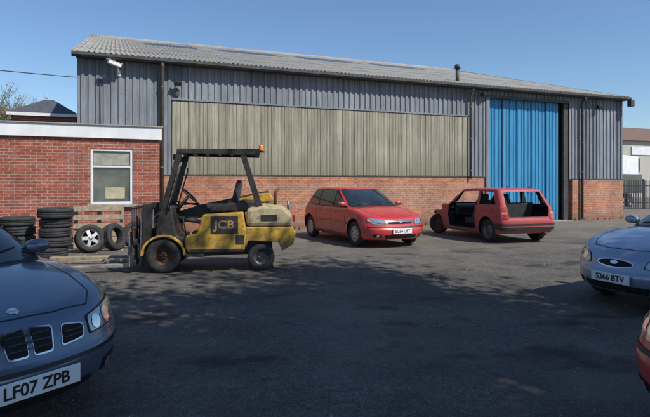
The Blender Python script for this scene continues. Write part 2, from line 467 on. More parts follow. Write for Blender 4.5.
def hull(name, P):
    """lower body: closed skin built from plan rings between sill and bonnet/belt line"""
    xF = P['wb']/2+P['fo']; xR = -(P['wb']/2+P['ro']); W = P['W']/2
    top = smooth_tab(P['top'], xR-.2, xF+.2, P.get('tsm', .09)); bot = P.get('bot', [(xR, .26), (xR+.5, .2), (xF-.6, .18), (xF, .21)])
    NN = 210; o = outline(NN, xF, xR, W, P.get('ef', 2.5), P.get('er', 2.8), P.get('Df', .52), P.get('Dr', .35))
    wp = P.get('wprof', [(0,.90),(.05,.945),(.15,.965),(.38,.985),(.56,1.0),(.62,1.0),(.68,.988),(.85,.968),(.93,.95),(.97,.93),(1,.895)])
    fx = P.get('fx', [(0,-.10),(.12,-.03),(.3,0),(.5,0),(.56,-.025),(.8,-.07),(.93,-.12),(1,-.2)])
    rx = P.get('rx', [(0,-.08),(.15,-.01),(.35,0),(.5,0),(.56,-.05),(.8,-.07),(1,-.1)])
    v = []; f = []
    hs = [0,.03,.07,.12,.18,.26,.34,.42,.5,.53,.56,.60,.64,.68,.74,.80,.86,.90,.93,.96,.98,1.0]
    arches = [P['wb']/2, -P['wb']/2]; ar = P['wr']+.05
    cr = P.get('crown', .05)
    def pt(cx, cy, h, s=1):
        a = xF+interp(fx, h); b = -(xR)+interp(rx, h)
        x = cx*s*(a if cx > 0 else b); wh = W*interp(wp, h); y = cy*s*wh
        zt = interp(top, x); zb = interp(bot, x)
        if s == 1:
            z = zb+h*(zt-zb)
            for ax in arches:
                d = math.hypot(x-ax, z-P['wr'])
                y += math.copysign(P.get('flare', .016), cy)*math.exp(-((d-ar-.02)/.05)**2)*(1 if abs(cy) > .8 else 0)
        else:
            z = zt if h > .5 else zb
            if h > .5: z += cr*(1-min(1, (y/wh)**2))*(1-min(1,abs(cx*s))**4)
        return (x, y, z)
    rings = 0
    for s in (.3, .6, .9):
        for cx, cy in o: v.append(pt(cx, cy, 0, s))
        rings += 1
    for h in hs:
        for cx, cy in o: v.append(pt(cx, cy, h))
        rings += 1
    for s in (.985,.96,.92,.86,.78,.68,.56,.42,.28,.14):
        for cx, cy in o: v.append(pt(cx, cy, 1, s))
        rings += 1
    for k in range(rings-1):
        for i in range(NN):
            j = (i+1) % NN; f.append((k*NN+i, k*NN+j, (k+1)*NN+j, (k+1)*NN+i))
    c0 = len(v); v.append((0, 0, interp(bot, 0))); v.append((0, 0, interp(top, 0)+cr))
    for i in range(NN):
        j = (i+1) % NN; f.append((j, i, c0)); f.append(((rings-1)*NN+i, (rings-1)*NN+j, c0+1))
    return mk(name, v, f, [P['paint'], M['void']], None, True)
def gh_x(G, z):
    t = (z-G['z0'])/(G['z1']-G['z0']); t = max(0, min(1, t))
    bow = G.get('bow', .035)*math.sin(t*math.pi)
    return G['xf0']+(G['xf1']-G['xf0'])*t+bow*1.2, G['xr0']+(G['xr1']-G['xr0'])*t-bow*G.get('rbow', .8), G['w0']+(G['w1']-G['w0'])*t+bow*.5
def greenhouse(name, P):
    G = P['gh']; NN = 150; v = []; f = []; rings = 0
    xc = (G['xf1']+G['xr1'])/2
    def ring(z, s, drop):
        xf, xr, w = gh_x(G, min(z, G['z1'])); c = (xf+xr)/2; a = (xf-xr)/2
        e = outline(NN, a, -a, w, G.get('ef', 2.4), G.get('er', 2.8), G.get('Df', .42), G.get('Dr', .28))
        for cx, cy in e:
            x = c+cx*a
            if s < 1: x = xc+(c+cx*a-xc)*s
            y = cy*w*s
            k = max(0, (z-G['z0'])/(P['H']-G['z0']))
            v.append((x, y, z-k*G.get('arc', .045)*((x-xc)/1.2)**2+drop))
    zs = [G['z0']-.12, G['z0']]+[G['z0']+(G['z1']-G['z0'])*t for t in (.2,.4,.6,.8,.92,1)]
    for z in zs: ring(z, 1, 0); rings += 1
    hr = P['H']-G['z1']
    for s, k in ((.985,.3),(.96,.52),(.92,.68),(.86,.8),(.76,.9),(.6,.96),(.4,.99),(.2,1)):
        ring(G['z1']+hr*k, s, 0); rings += 1
    for k in range(rings-1):
        for i in range(NN):
            j = (i+1) % NN; f.append((k*NN+i, k*NN+j, (k+1)*NN+j, (k+1)*NN+i))
    c0 = len(v)
    def mid(k):
        q = v[k*NN:(k+1)*NN]; return (sum(p[0] for p in q)/NN, 0, max(p[2] for p in q) if k else sum(p[2] for p in q)/NN)
    v.append(mid(0)); v.append(mid(rings-1))
    for i in range(NN):
        j = (i+1) % NN; f.append((j, i, c0)); f.append(((rings-1)*NN+i, (rings-1)*NN+j, c0+1))
    return mk(name, v, f, [P['paint'], M['void']], None, True)
def cyl_cutter(x, z, r, y0, y1, mats, seg=48):
    pts = [(x+r*math.cos(2*math.pi*k/seg), z+r*math.sin(2*math.pi*k/seg)) for k in range(seg)]
    o = prism('cut', pts, y0, y1, mats, None)
    for p in o.data.polygons: p.material_index = 1
    return o
def bvh_of(*objs):
    V = []; F = []
    for o in objs:
        n = len(V); V += [v.co.copy() for v in o.data.vertices]; F += [tuple(i+n for i in p.vertices) for p in o.data.polygons]
    return BVHTree.FromPolygons(V, F)
def side_windows(P, bv, root, B):
    G = P['gh']; zb = P['belt']; zt = G['z1']-.035
    fo = P.get('apil', .24); ro = P.get('cpil', .24)
    def fx(z): return gh_x(G, z)[0]-fo
    def rx(z): return gh_x(G, z)[1]+ro
    def dlo(m):
        zs0, zs1 = zb-m, zt+m
        fr = P.get('afoot', .08)
        return [(rx(zs0)-m, zs0), (fx(zs0)-fr+m*2.5, zs0), (fx(zs1)+m*1.2-.03, zs1-.008), ((fx(zs1)+rx(zs1))/2, zs1+.004), (rx(zs1)-m, zs1-.025)]
    for s in (1, -1):
        patch('window_seal', bv, dlo(.018), 'side', s, .0035, M['seal'], root, .05)
        poly = dlo(0)
        xs = [9]+B+[-9]
        for a, b in zip(xs, xs[1:]):
            hi = a-.03; lo = b+.03
            def clip(Pg, c, keep):
                o = []
                for i in range(len(Pg)):
                    p, n = Pg[i-1], Pg[i]
                    ip = (p[0]-c)*keep > 0; inn = (n[0]-c)*keep > 0
                    if ip != inn:
                        t = (c-p[0])/(n[0]-p[0]); o.append((c, p[1]+(n[1]-p[1])*t))
                    if inn: o.append(n)
                return o
            q = clip(clip(poly, hi, -1), lo, 1)
            if len(q) > 2: patch('side_window', bv, q, 'side', s, .006, M['glass'], root, .035)
def car(name, P, loc, ang):
    root = empty(name, loc, ang)
    body = hull('body', P); mats = [P['paint'], M['void']]
    W = P['W']/2; wr = P['wr']; wa = P['wb']/2
    cut = []
    for x in (wa, -wa):
        for s in (1, -1):
            y0, y1 = sorted((s*(W-.30), s*(W+.2)))
            cut.append(cyl_cutter(x, wr+.01, wr+.052, y0, y1, mats))
    boolean(body, cut); sharp(body, 40)
    gh = greenhouse('greenhouse', P); sharp(gh, 50)
    body.parent = root; gh.parent = root
    bb = bvh_of(body); bg = bvh_of(gh); ba = bvh_of(body, gh)
    st = P['style']
    for x in (wa, -wa):
        for s in (1, -1):
            wheel(root, (x, s*(W-.115), wr), wr, .19, P.get('wheel', 'alloy'), s, ri=P.get('ri'))
    G = P['gh']; H = P['H']; belt = P['belt']; xF = wa+P['fo']; xR = -(wa+P['ro'])
    side_windows(P, bg, root, P['pillars'])
    z1 = G['z1']-.02; zc = P.get('cowl', belt+.0)
    def scr(m, z0, z1): return [(-(gh_x(G, z0)[2]-.075+m), z0-m), ((gh_x(G, z0)[2]-.075+m), z0-m), ((gh_x(G, z1)[2]-.09+m), z1+m), (-(gh_x(G, z1)[2]-.09+m), z1+m)]
    patch('windscreen_seal', bg, scr(.02, zc, z1), 'end', 1, .0035, M['seal'], root, .06)
    patch('windscreen', bg, scr(0, zc, z1), 'end', 1, .006, M['glass'], root, .06)
    zr = P.get('rcowl', belt+.05)
    patch('rear_window_seal', bg, scr(.02, zr, z1-.02), 'end', -1, .0035, M['seal'], root, .06)
    patch('rear_window', bg, scr(0, zr, z1-.02), 'end', -1, .006, M['glass'], root, .06)
    zs = .27
    for s in (1, -1):
        for i, x in enumerate(P['doors']):
            if i == len(P['doors'])-1: pts = [(x, belt-.02), (x+.0, .62), (x+.16, .42), (x+.2, zs+.06)]
            else: pts = [(x, belt-.02), (x-.01, .6), (x, zs)]
            seam('door_seam', bb, pts, 'side', s, root)
        seam('sill_seam', bb, [(P['doors'][0], zs), (P['doors'][-1]+.2, zs)], 'side', s, root)
        if P.get('strip'):
            patch('rub_strip', bb, [(-wa+wr+.09, .50), (wa-wr-.09, .50), (wa-wr-.09, .56), (-wa+wr+.09, .56)], 'side', s, .012, P['strip'], root, .01)
        for x in P['handles']:
            h, n, _, _ = bb.ray_cast(Vector((x, s*3, belt-.13)), Vector((0, -s, 0)))
            box('door_handle', (x, h.y+s*.012, belt-.13), (.17, .03, .032), P.get('hmat', P['paint']), root, .012)
        mx = G['xf0']-P.get('mir', .40)
        mh, n, _, _ = ba.ray_cast(Vector((mx, s*3, belt+.05)), Vector((0, -s, 0)))
        m = lathe('mirror_shell', [(0, -.065), (.04, -.055), (.068, -.02), (.075, .02), (.066, .045), (.0, .05)], P.get('mirmat', P['paint']), root, 20)
        m.location = (mx, mh.y+s*.12, belt+.07); m.scale = (1.35, 1, .8); m.rotation_euler = (0, 0, R(-90))
        box('mirror_arm', (mx, mh.y+s*.03, belt+.03), (.07, .12, .035), M['black'], root, .01)
        box('mirror_glass', (mx-.052, mh.y+s*.12, belt+.07), (.006, .15, .085), M['chrome'], root, .003)
    for y0, y1 in ((.1, .55), (-.5, -.02)):
        pts = []
        for t in (0, .25, .5, .75, 1):
            y = y0+(y1-y0)*t; z = zc+.03+.05*t
            h, n, _, _ = bg.ray_cast(Vector((5, y, z)), Vector((-1, 0, 0)))
            pts.append(h+Vector((.012, 0, .008)))
        tube('wiper', pts, .007, M['black'], root, 6)
    bz = P.get('bonnet_w', .62)
    for s in (1, -1):
        seam('bonnet_seam', bb, [(G['xf0']-.1, s*bz), (wa+.2, s*(bz-.02)), (xF-.38, s*(bz-.10)), (xF-.24, s*(bz-.2))], 'top', 1, root)
    seam('bonnet_seam', bb, [(xF-.24, -(bz-.2)), (xF-.19, -.2), (xF-.185,0), (xF-.19, .2), (xF-.24, bz-.2)], 'top', 1, root)
    def e(nm, poly, mt, off=.004, r=.02, s=1, both=True, res=.03):
        if both:
            patch(nm, bb, poly, 'end', s, off, mt, root, r, res)
            patch(nm, bb, [(-p[0], p[1]) for p in poly], 'end', s, off, mt, root, r, res)
        else:
            patch(nm, bb, poly+[(-p[0], p[1]) for p in reversed(poly)], 'end', s, off, mt, root, r, res)
    def circ(y, z, r, k=16, ry=None): return [(y+r*math.cos(2*math.pi*i/k), z+(ry or r)*math.sin(2*math.pi*i/k)) for i in range(k)]
    def c1(nm, poly, mt, off): patch(nm, bb, poly, 'end', 1, off, mt, root, 0, .03)
    def plate(z, s=1, txt='', mt=None):
        h, n, _, _ = bb.ray_cast(Vector((s*6, 0, z)), Vector((-s, 0, 0)))
        x = h.x+s*.018
        box('number_plate', (x, 0, z), (.012, .52, .111), mt or M['plate'], root, .004)
        text('plate_text', txt, .098, M['ink'], root, (x+s*.0075, 0, z-.002), (R(90), 0, R(90*s)), sx=.98)
    if st == 'saab':
        e('grille', [(.015,.505),(.13,.505),(.155,.645),(.015,.665)], M['chrome'], .004, .02)
        e('grille_mesh', [(.020,.514),(.123,.515),(.144,.637),(.020,.656)], M['void'], .008, .018)
        for z in (.55,.585,.62):
            seam('grille_bar', bb, [(-.125, z), (.125, z)], 'end', 1, root, .006, .012, M['black'])
        e('side_grille', [(.185,.515),(.36,.53),(.37,.615),(.21,.64)], M['chrome'], .004, .03)
        e('side_grille_mesh', [(.194,.523),(.352,.538),(.36,.608),(.217,.631)], M['void'], .008, .025)
        for z in (.56,.59):
            for s in (1, -1): seam('grille_bar', bb, [(s*.215, z), (s*.35, z)], 'end', 1, root, .006, .012, M['black'])
        e('headlamp', [(.40,.53),(.70,.545),(.80,.645),(.76,.705),(.40,.645)], M['seal'], .004, .03)
        e('headlamp_lens', [(.41,.54),(.695,.555),(.787,.645),(.755,.693),(.41,.636)], M['lamp'], .008, .03)
        e('headlamp_bowl', circ(.48,.59,.042), M['lampin'], .012, 0)
        e('headlamp_bowl', circ(.60,.61,.046), M['lampin'], .012, 0)
        e('bumper_intake', [(.0,.215),(.38,.215),(.42,.285),(.0,.285)], M['void'], .005, .02, both=False)
        e('bumper_strip', [(.0,.425),(.80,.43),(.80,.452),(.0,.447)], M['seal'], .004, .005, both=False)
        e('fog_recess', [(.5,.25),(.72,.28),(.72,.36),(.52,.35)], M['void'], .004, .03)
        e('fog_lamp', circ(.58,.305,.035), M['lampin'], .009, 0)
        h, n, _, _ = bb.ray_cast(Vector((xF-.26, 0, 4)), Vector((0, 0, -1)))
        b = lathe('badge', [(0, .006), (.03, .006), (.034, 0)], M['chrome'], root, 20, axis='z'); b.location = h+n*.002; b.rotation_euler = n.to_track_quat('Z', 'Y').to_euler()
        plate(.355, 1, P['plate'])
    if st in ('hatch', 'small'):
        if st == 'hatch':
            e('grille', [(.0,.56),(.32,.565),(.35,.635),(.0,.65)], M['void'], .004, .02, both=False)
            e('grille_chrome_bar', [(.0,.605),(.34,.61),(.345,.632),(.0,.638)], M['chrome'], .009, .008, both=False)
            c1('badge', circ(0,.62,.04), M['chrome'], .014)
            HL = [(.38,.54),(.68,.555),(.79,.655),(.74,.71),(.40,.665)]
            pz = .40
        else:
            c1('grille', circ(0,.555,.25,24,.055), M['chrome'], .004)
            c1('grille_mesh', circ(0,.555,.23,24,.040), M['void'], .008)
            c1('badge', circ(0,.565,.05,16,.022), M['chrome'], .014)
            HL = [(.34,.52),(.58,.53),(.72,.60),(.69,.68),(.40,.64)]
            pz = .385
        e('headlamp', HL, M['seal'], .004, .05)
        c = Vector((sum(p[0] for p in HL)/5, sum(p[1] for p in HL)/5))
        e('headlamp_lens', [tuple(c+(Vector(p)-c)*.93) for p in HL], M['lamp'], .008, .05)
        e('headlamp_bowl', circ(c.x-.05, c.y, .048), M['lampin'], .012, 0)
        e('headlamp_bowl', circ(c.x+.06, c.y+.01, .032), M['lampin'], .012, 0)
        e('indicator', [(c.x+.11, c.y-.02), (c.x+.16, c.y), (c.x+.16, c.y+.05), (c.x+.11, c.y+.05)], M['amber'], .012, .01)
        if st == 'hatch': e('bumper_strip', [(.0,.475),(.79,.48),(.79,.515),(.0,.505)], P.get('bstrip', M['black']), .007, .01, both=False)
        e('bumper_intake', [(.0,.235),(.40,.235),(.44,.315),(.0,.32)], M['void'], .005, .02, both=False)
        for z in (.262,.29): seam('intake_bar', bb, [(-.4, z), (.4, z)], 'end', 1, root, .01, .008, M['black'])
        e('fog_recess', [(.50,.25),(.68,.27),(.68,.34),(.50,.33)], M['void'], .004, .02)
        e('fog_lamp', circ(.58,.295,.032), M['lampin'], .009, 0)
        plate(pz, 1, P['plate'])
    e('tail_lamp', [(.58,.62),(.78,.62),(.78,.84),(.62,.84)], M['redlens'], .005, .03, s=-1)
    plate(.55, -1, P['plate'], M['ypl'])
    if P.get('aerial', True):
        tube('aerial', [(G['xf1']-.25, .0, H-.01), (G['xf1']-.55, .0, H+.28)], .003, M['black'], root, 5)
    return root

def hatchP(paint, W=1.70, H=1.43, wb=2.6, fo=.82, ro=.66, **k):
    xF = wb/2+fo; xR = -(wb/2+ro); a = wb/2
    d = dict(W=W, H=H, wb=wb, fo=fo, ro=ro, wr=.305, paint=paint, belt=.93, style='hatch', tsm=.1,
        top=[(xR-.1,.86),(xR+.12,.93),(xR+.5,.93),(0,.91),(a-.45,.905),(a-.22,.895),(a+.15,.83),(a+.45,.765),(xF-.15,.715),(xF,.66),(xF+.1,.6)],
        gh=dict(z0=.86, z1=H-.065, xf0=a-.14, xf1=a-1.02, xr0=xR+.10, xr1=xR+.50, w0=W/2*.915, w1=W/2*.73),
        pillars=[.08, -.82], doors=[a-.46, .06, -.88], handles=[.25, -.68], cowl=.945, mir=.46)
    d.update(k); return d
red = paint('red_car_paint', (.56,.030,.028), 0, .18, rough=.35)
redold = paint('faded_red_paint', (.47,.050,.055), 0, .40, rough=.55, coat=.25, grime=.3)
silver = paint('silver_blue_paint', (.33,.40,.50), .5, .2)
navy = paint('slate_blue_paint', (.115,.15,.215), .45, .12)

car('parked_car', hatchP(red, plate='SG54 UET', strip=red, wheel='trim'), (6.08, 12.95, 0), R(-86))
car('parked_car', hatchP(silver, W=1.63, wb=2.45, fo=.78, ro=.6, H=1.4, style='small', plate='S366 BTV', wheel='trim', strip=M['black'], bstrip=silver, Df=.62, ef=2.3),
    (7.50, 4.62, 0), R(180))
car('parked_car', hatchP(red, plate='K217 DHN', wheel='trim', strip=M['black']), (2.77+2.12*.991, 1.70-2.12*.134, 0), R(172.3))
wb=2.675; a=wb/2; xF=a+.95; xR=-(a+1.0)
sal = dict(W=1.76, H=1.42, wb=wb, fo=.95, ro=1.0, wr=.315, paint=navy, belt=.92, style='saab', tsm=.12, ef=2.15, er=2.6, Df=.75, Dr=.5,
    top=[(xR-.1,.86),(xR+.1,.98),(xR+.6,1.0),(-.6,.94),(a-.4,.885),(a-.2,.87),(a+.1,.83),(a+.5,.765),(xF-.15,.71),(xF,.66),(xF+.1,.60)],
    gh=dict(z0=.85, z1=1.34, xf0=a-.02, xf1=a-1.05, xr0=xR+.42, xr1=xR+1.2, w0=.81, w1=.63, Df=.5, Dr=.4),
    pillars=[.02, -.95], doors=[a-.42, .0, -.98], handles=[.22,-.75], cowl=.91, rcowl=1.04, cpil=.35, plate='LF07 ZPB', bonnet_w=.66, wheel='alloy', mir=.40)
hx, hy = .575, -.818
car('parked_car', sal, (-.42-2.29*hx, 3.42-2.29*hy, 0), math.atan2(hy, hx))

# ---------------------------------------------------------------- stripped car
def wreck(loc, ang):
    root = empty('stripped_car', loc, ang)
    P = hatchP(redold, W=1.67, H=1.40, wb=2.475, fo=.80, ro=.66, style='wreck')
    wa = 1.2375; xR = -(wa+.66); xF = wa+.8
    P['gh'] = dict(z0=.86, z1=1.35, xf0=wa-.30, xf1=wa-1.02, xr0=xR+.05, xr1=xR+.36, Dr=.14, er=3.2, Df=.22, ef=2.8, w1=.665, w0=.785, arc=.022, bow=.012)
    P.update(Dr=.20, er=3.2, flare=.026, crown=.02, tsm=.05, wprof=[(0,.93),(.06,.955),(.2,.975),(.45,.99),(.60,1.0),(.66,1.0),(.72,.985),(.9,.972),(.97,.962),(1,.945)],
             rx=[(0,-.06),(.15,-.01),(.35,0),(.5,0),(.56,-.02),(.8,-.03),(1,-.05)])
    P['top'] = [(xR-.1,.90),(xR+.05,.93),(0,.93),(wa-.3,.92),(wa+.2,.86),(xF,.80)]
    W = .835; wr = .30; P['wr'] = wr
    mats = [redold, M['void']]
    body = hull('body', P); gh = greenhouse('greenhouse', P)
    bb = bvh_of(body, gh)
    def bc(poly, a0, a1, axis='y'):
        o = prism('cut', poly, a0, a1, mats, None, axis=axis)
        for p in o.data.polygons: p.material_index = 1
        return o
    cavity = bc([(-1.70,.40),(-1.55,.32),(.62,.32),(.80,.80),(.70,.93),(.14,1.33),(-.5,1.362),(-1.35,1.335),(-1.74,.93)], -.625, .625)
    door = bc([(-.70,.305),(.55,.30),(.62,.6),(.62,.9),(.50,.985),(-.70,.98)], .4, 1.2)
    tail = bc([(-.60,.665),(.60,.665),(.64,.93),(.555,1.305),(-.555,1.305),(-.64,.93)], -1.3, -2.4, 'x')
    bc1 = []
    for x in (wa, -wa):
        for s in (1, -1):
            y0, y1 = sorted((s*(W-.28), s*(W+.2))); bc1.append(cyl_cutter(x, wr+.01, wr+.055, y0, y1, mats))
    bc1 += [bc([(.86,.34),(2.4,.34),(2.4,1.2),(1.1,1.2),(.90,.98)], -.645, .645),
            bc([(1.40,.1),(2.4,.1),(2.4,1.2),(1.40,1.2)], -1.2, 1.2),
            bc([(.95,.74),(1.6,.70),(1.6,1.2),(1.12,1.2)], -1.2, 1.2)]
    g1 = [bc([(-.72,.965),(.46,.965),(.08,1.295),(-.70,1.31)], -1.21, 1.21),
          bc([(-1.52,.975),(-.82,.965),(-.80,1.31),(-1.34,1.29)], -1.19, 1.19),
          bc([(-.66,.96),(.66,.96),(.55,1.30),(-.55,1.30)], .0, 1.2, 'x')]
    boolean(body, [cavity, door, tail], True); boolean(gh, [cavity, door, tail], True)
    for c in (cavity, door, tail): bpy.data.objects.remove(c, do_unlink=True)
    boolean(body, bc1); boolean(gh, g1)
    sharp(body, 35); sharp(gh, 35); body.parent = root; gh.parent = root
    for s in (1, -1):
        box('chassis_leg', (1.35, s*.42, .42), (.9, .09, .12), M['rust'], root, .01)
        box('inner_wing', (1.15, s*.60, .56), (.5, .03, .3), M['rust'], root, .01)
        tube('strut', [(wa, s*.6, .3), (wa-.03, s*.52, .80)], .045, M['rust'], root, 10)
        lathe('brake_disc', [(.02,.02),(.12,.02),(.12,-.02),(.02,-.02)], M['rust'], root, 24).location = (wa, s*.7, .32)
        lathe('hub', [(0,.05),(.06,.05),(.07,-.1),(0,-.1)], M['black'], root, 16).location = (wa, s*.70, .32)
    box('subframe', (1.5, 0, .32), (.12, 1.2, .1), M['rust'], root, .02)
    box('bulkhead', (.83, 0, .62), (.04, 1.24, .5), M['black'], root, .01)
    box('gearbox', (1.3, .1, .45), (.45, .5, .3), M['rust'], root, .06)
    box('engine_block', (1.25, -.2, .55), (.38, .45, .4), M['black'], root, .05)
    tube('hose', [(1.2,.3,.6),(1.4,.45,.7),(1.6,.3,.55),(1.7,.5,.4)], .03, M['black'], root)
    tube('crossmember', [(1.82,-.6,.5),(1.86,0,.46),(1.82,.62,.5)], .035, M['rust'], root)
    box('headlamp_panel', (1.72, .5, .56), (.06, .3, .16), M['black'], root, .02, (0, R(20), R(20)))
    wheel(root, (-wa, W-.115, wr), wr, .18, 'steel', 1, mat=M['steel']); wheel(root, (-wa, -(W-.115), wr), wr, .18, 'steel', -1, mat=M['steel'])
    wheel(root, (wa, -(W-.13), wr), wr, .18, 'steel', -1, mat=M['steel'])
    wheel(root, (wa+.15, W-.16, wr), wr, .18, 'steel', 1, mat=M['rust'], tilt=(0, 0, R(28)))
    for s in (.33, -.33):
        prism('front_seat', [(-.25,.38),(.2,.38),(.24,.56),(-.1,.52),(-.36,1.08),(-.46,1.06),(-.35,.5)], s-.22, s+.22, M['seat'], root, .04)
        box('headrest', (-.45, s, 1.15), (.08, .24, .16), M['seat'], root, .03)
    prism('rear_seat', [(-1.20,.4),(-.8,.4),(-.8,.58),(-1.10,.55),(-1.25,1.02),(-1.33,1.0)], -.58, .58, M['seat'], root, .03)
    prism('dashboard', [(.55,.6),(.74,.6),(.72,.90),(.6,.93),(.5,.85)], -.58, .58, M['black'], root, .03)
    pts = [(.42+.05*math.sin(t), -.33+.18*math.cos(t), .87+.17*math.sin(t)) for t in [2*math.pi*k/20 for k in range(20)]]
    tube('steering_wheel', pts, .014, M['black'], root, 8, True)
    for s in (1, -1):
        patch('tail_lamp', bb, [(s*.625,.60),(s*.79,.60),(s*.79,.80),(s*.65,.80)], 'end', -1, .008, M['redlens'], root, .012)
        patch('tail_lamp_amber', bb, [(s*.655,.745),(s*.78,.745),(s*.78,.79),(s*.655,.79)], 'end', -1, .012, M['amber'], root, .006)
        tube('gas_strut', [(xR+.12, s*.60, .93), (xR+.30, s*.55, 1.18)], .009, M['black'], root, 6)
    patch('rear_bumper', bb, [(-.80,.34),(.80,.34),(.80,.50),(-.80,.50)], 'end', -1, .035, M['black'], root, .02)
    patch('rear_bumper_strip', bb, [(-.79,.42),(.79,.42),(.79,.45),(-.79,.45)], 'end', -1, .042, redold, root, .01)
    for s in (1, -1):
        patch('bumper_side', bb, [(xR+.08,.36),(xR+.30,.36),(xR+.30,.50),(xR+.08,.50)], 'side', s, .02, M['black'], root, .02)
        seam('rear_door_seam', bb, [(-.74,.93),(-.74,.3)], 'side', s, root)
        seam('rear_door_seam', bb, [(-1.50,.93),(-1.36,.72)], 'side', s, root)
        seam('waist_crease', bb, [(-1.84,.68),(.8,.68)], 'side', s, root, .006)
    box('exhaust', (xR+.1, -.45, .24), (.3, .07, .07), M['rust'], root, .03)
    return root
wreck((9.83, 11.16+1.2375, 0), R(86.8))

# ---------------------------------------------------------------- forklift
yel = paint('yellow_machine_paint', (.66,.37,.03), 0, .5, rough=.6, coat=.05, grime=.8)
cream = paint('cream_counterweight_paint', (.50,.40,.22), 0, .45, rough=.65, coat=0, grime=.7)
def forklift(loc, ang):
    root = empty('forklift_truck', loc, ang)
    for s in (1, -1):
        wheel(root, (1.63, s*.46, .295), .295, .23, 'fork', s, ri=.15, mat=M['rust'])
        wheel(root, (0, s*.44, .235), .235, .18, 'fork', s, ri=.12, mat=M['steel'])
    prism('chassis', [(-.2,.28),(1.95,.22),(2.0,.5),(1.3,.55),(-.2,.5)], -.33, .33, M['blackpaint'], root, .02)
    for s in (1, -1):
        y0, y1 = sorted((s*.34, s*.56))
        prism('side_body', [(.28,.36),(1.22,.33),(1.28,.44),(1.26,.62),(1.08,.66),(.98,.98),(.30,1.02),(.24,.6)], y0, y1, yel, root, .025)
        y0, y1 = sorted((s*.335, s*.60))
        arc = [(1.63+.37*math.cos(t), .295+.35*math.sin(t)) for t in [R(q) for q in range(0, 181, 15)]]
        arc2 = [(1.63+.335*math.cos(t), .295+.315*math.sin(t)) for t in [R(q) for q in range(180, -1, -15)]]
        prism('front_mudguard', arc+arc2, y0, y1, yel if s > 0 else M['blackpaint'], root, .008)
        box('decal_panel', (.62, s*.5625, .80), (.46, .006, .30), M['blackpaint'], root, .002)
        box('side_vent', (.36, s*.5625, .55), (.14, .006, .16), M['blackpaint'], root, .002)
        box('step', (1.12, s*.57, .30), (.32, .14, .04), M['blackpaint'], root, .01)
        box('sill_guard', (.75, s*.566, .37), (.9, .012, .05), M['blackpaint'], root, .004)
    text('decal', 'JCB', .2, yel, root, (.62, .568, .80), (R(90), 0, R(180)), .001, 1.1)
    prism('counterweight', [(.26,.40),(.26,.76),(-.54,.76),(-.60,.66),(-.56,.46),(-.36,.34),(-.30,.50),(.22,.52)], -.55, .55, yel, root, .05)
    prism('counterweight_top', [(.25,.763),(.25,1.08),(-.06,1.15),(-.40,1.12),(-.54,.98),(-.575,.763)], -.54, .54, cream, root, .07)
    box('rear_grille', (-.565, 0, .6), (.03, .5, .14), M['black'], root, .01)
    box('counterweight_slot', (-.14, .545, .92), (.28, .012, .10), M['blackpaint'], root, .004)
    tube('tow_pin', [(-.5,0,1.0),(-.5,0,1.2)], .02, M['steel'], root, 8)
    prism('engine_cover', [(.24,1.0),(.9,1.0),(.86,1.10),(.3,1.22),(.0,1.2)], -.30, .30, M['blackpaint'], root, .04)
    prism('rear_hood', [(.15,1.165),(.1,1.32),(-.16,1.34),(-.30,1.16)], -.52, -.12, yel, root, .03)
    tube('exhaust_pipe', [(-.25,.3,1.1),(-.25,.3,1.35),(-.32,.3,1.42)], .03, M['rust'], root, 10)
    for s in (.45,-.45): box('rear_lamp', (-.56, s, .9), (.05, .09, .12), M['redlens'], root, .01)
    prism('seat_cushion', [(.42,1.05),(.95,1.05),(.97,1.15),(.42,1.15)], -.24, .24, M['seat'], root, .04)
    prism('seat_back', [(.40,1.12),(.54,1.12),(.42,1.58),(.32,1.56)], -.22, .22, M['seat'], root, .04)
    prism('front_cowl', [(1.32,.5),(1.72,.55),(1.74,.80),(1.62,1.12),(1.50,1.12),(1.42,.62),(1.30,.6)], -.50, .50, M['blackpaint'], root, .03)
    box('floor', (1.15, 0, .50), (.5, .9, .04), M['blackpaint'], root, .01)
    tube('steering_column', [(1.5,.05,1.0),(1.28,.05,1.28)], .03, M['black'], root)
    c = Vector((1.26,.05,1.30)); a = Vector((0,1,0)); b = Vector((.72,0,.69)).normalized()
    tube('steering_wheel', [c+(a*math.cos(t)+b*math.sin(t))*.18 for t in [2*math.pi*k/24 for k in range(24)]], .015, M['black'], root, 8, True)
    for q in (0, 2.1, 4.2): tube('steering_spoke', [c, c+(a*math.cos(q)+b*math.sin(q))*.18], .01, M['black'], root, 6)
    for k in range(3): tube('lever', [(1.45,-.15-.07*k,1.1),(1.32,-.15-.07*k,1.3)], [.008,.008], M['black'], root, 6)
    tube('pedal_arm', [(1.35,.2,.9),(1.3,.2,.6)], .012, M['black'], root, 6)
    for s in (1, -1):
        y = s*.48
        prism('front_post', [(1.70,1.0),(1.60,1.0),(1.33,2.02),(1.42,2.05)], y-.035, y+.035, M['blackpaint'], root, .01)
        prism('front_post_low', [(1.78,.52),(1.66,.52),(1.60,1.02),(1.71,1.02)], y-.034, y+.034, M['blackpaint'], root, .01)
        prism('rear_post', [(-.04,1.08),(.07,1.08),(.36,2.02),(.26,2.02)], y-.035, y+.035, M['blackpaint'], root, .01)
        prism('roof_rail', [(.02,2.0),(1.42,2.02),(1.42,2.09),(.02,2.09)], y-.04, y+.04, M['blackpaint'], root, .01)
        tube('grab_rail', [(1.55,y+s*.06,1.05),(1.50,y+s*.08,1.25),(1.38,y+s*.08,1.7),(1.36,y+s*.03,1.8)], .013, M['blackpaint'], root, 8)
    for x in (.06,.3,.52,.74,.96,1.18,1.38):
        box('roof_bar', (x, 0, 2.055), (.06, .88, .05), M['blackpaint'], root, .008)
    box('roof_sheet', (.72, 0, 2.1), (1.38, .98, .012), M['blackpaint'], root, .004)
    box('beacon_bracket', (-.02, .42, 2.06), (.1, .08, .02), M['blackpaint'], root, .004)
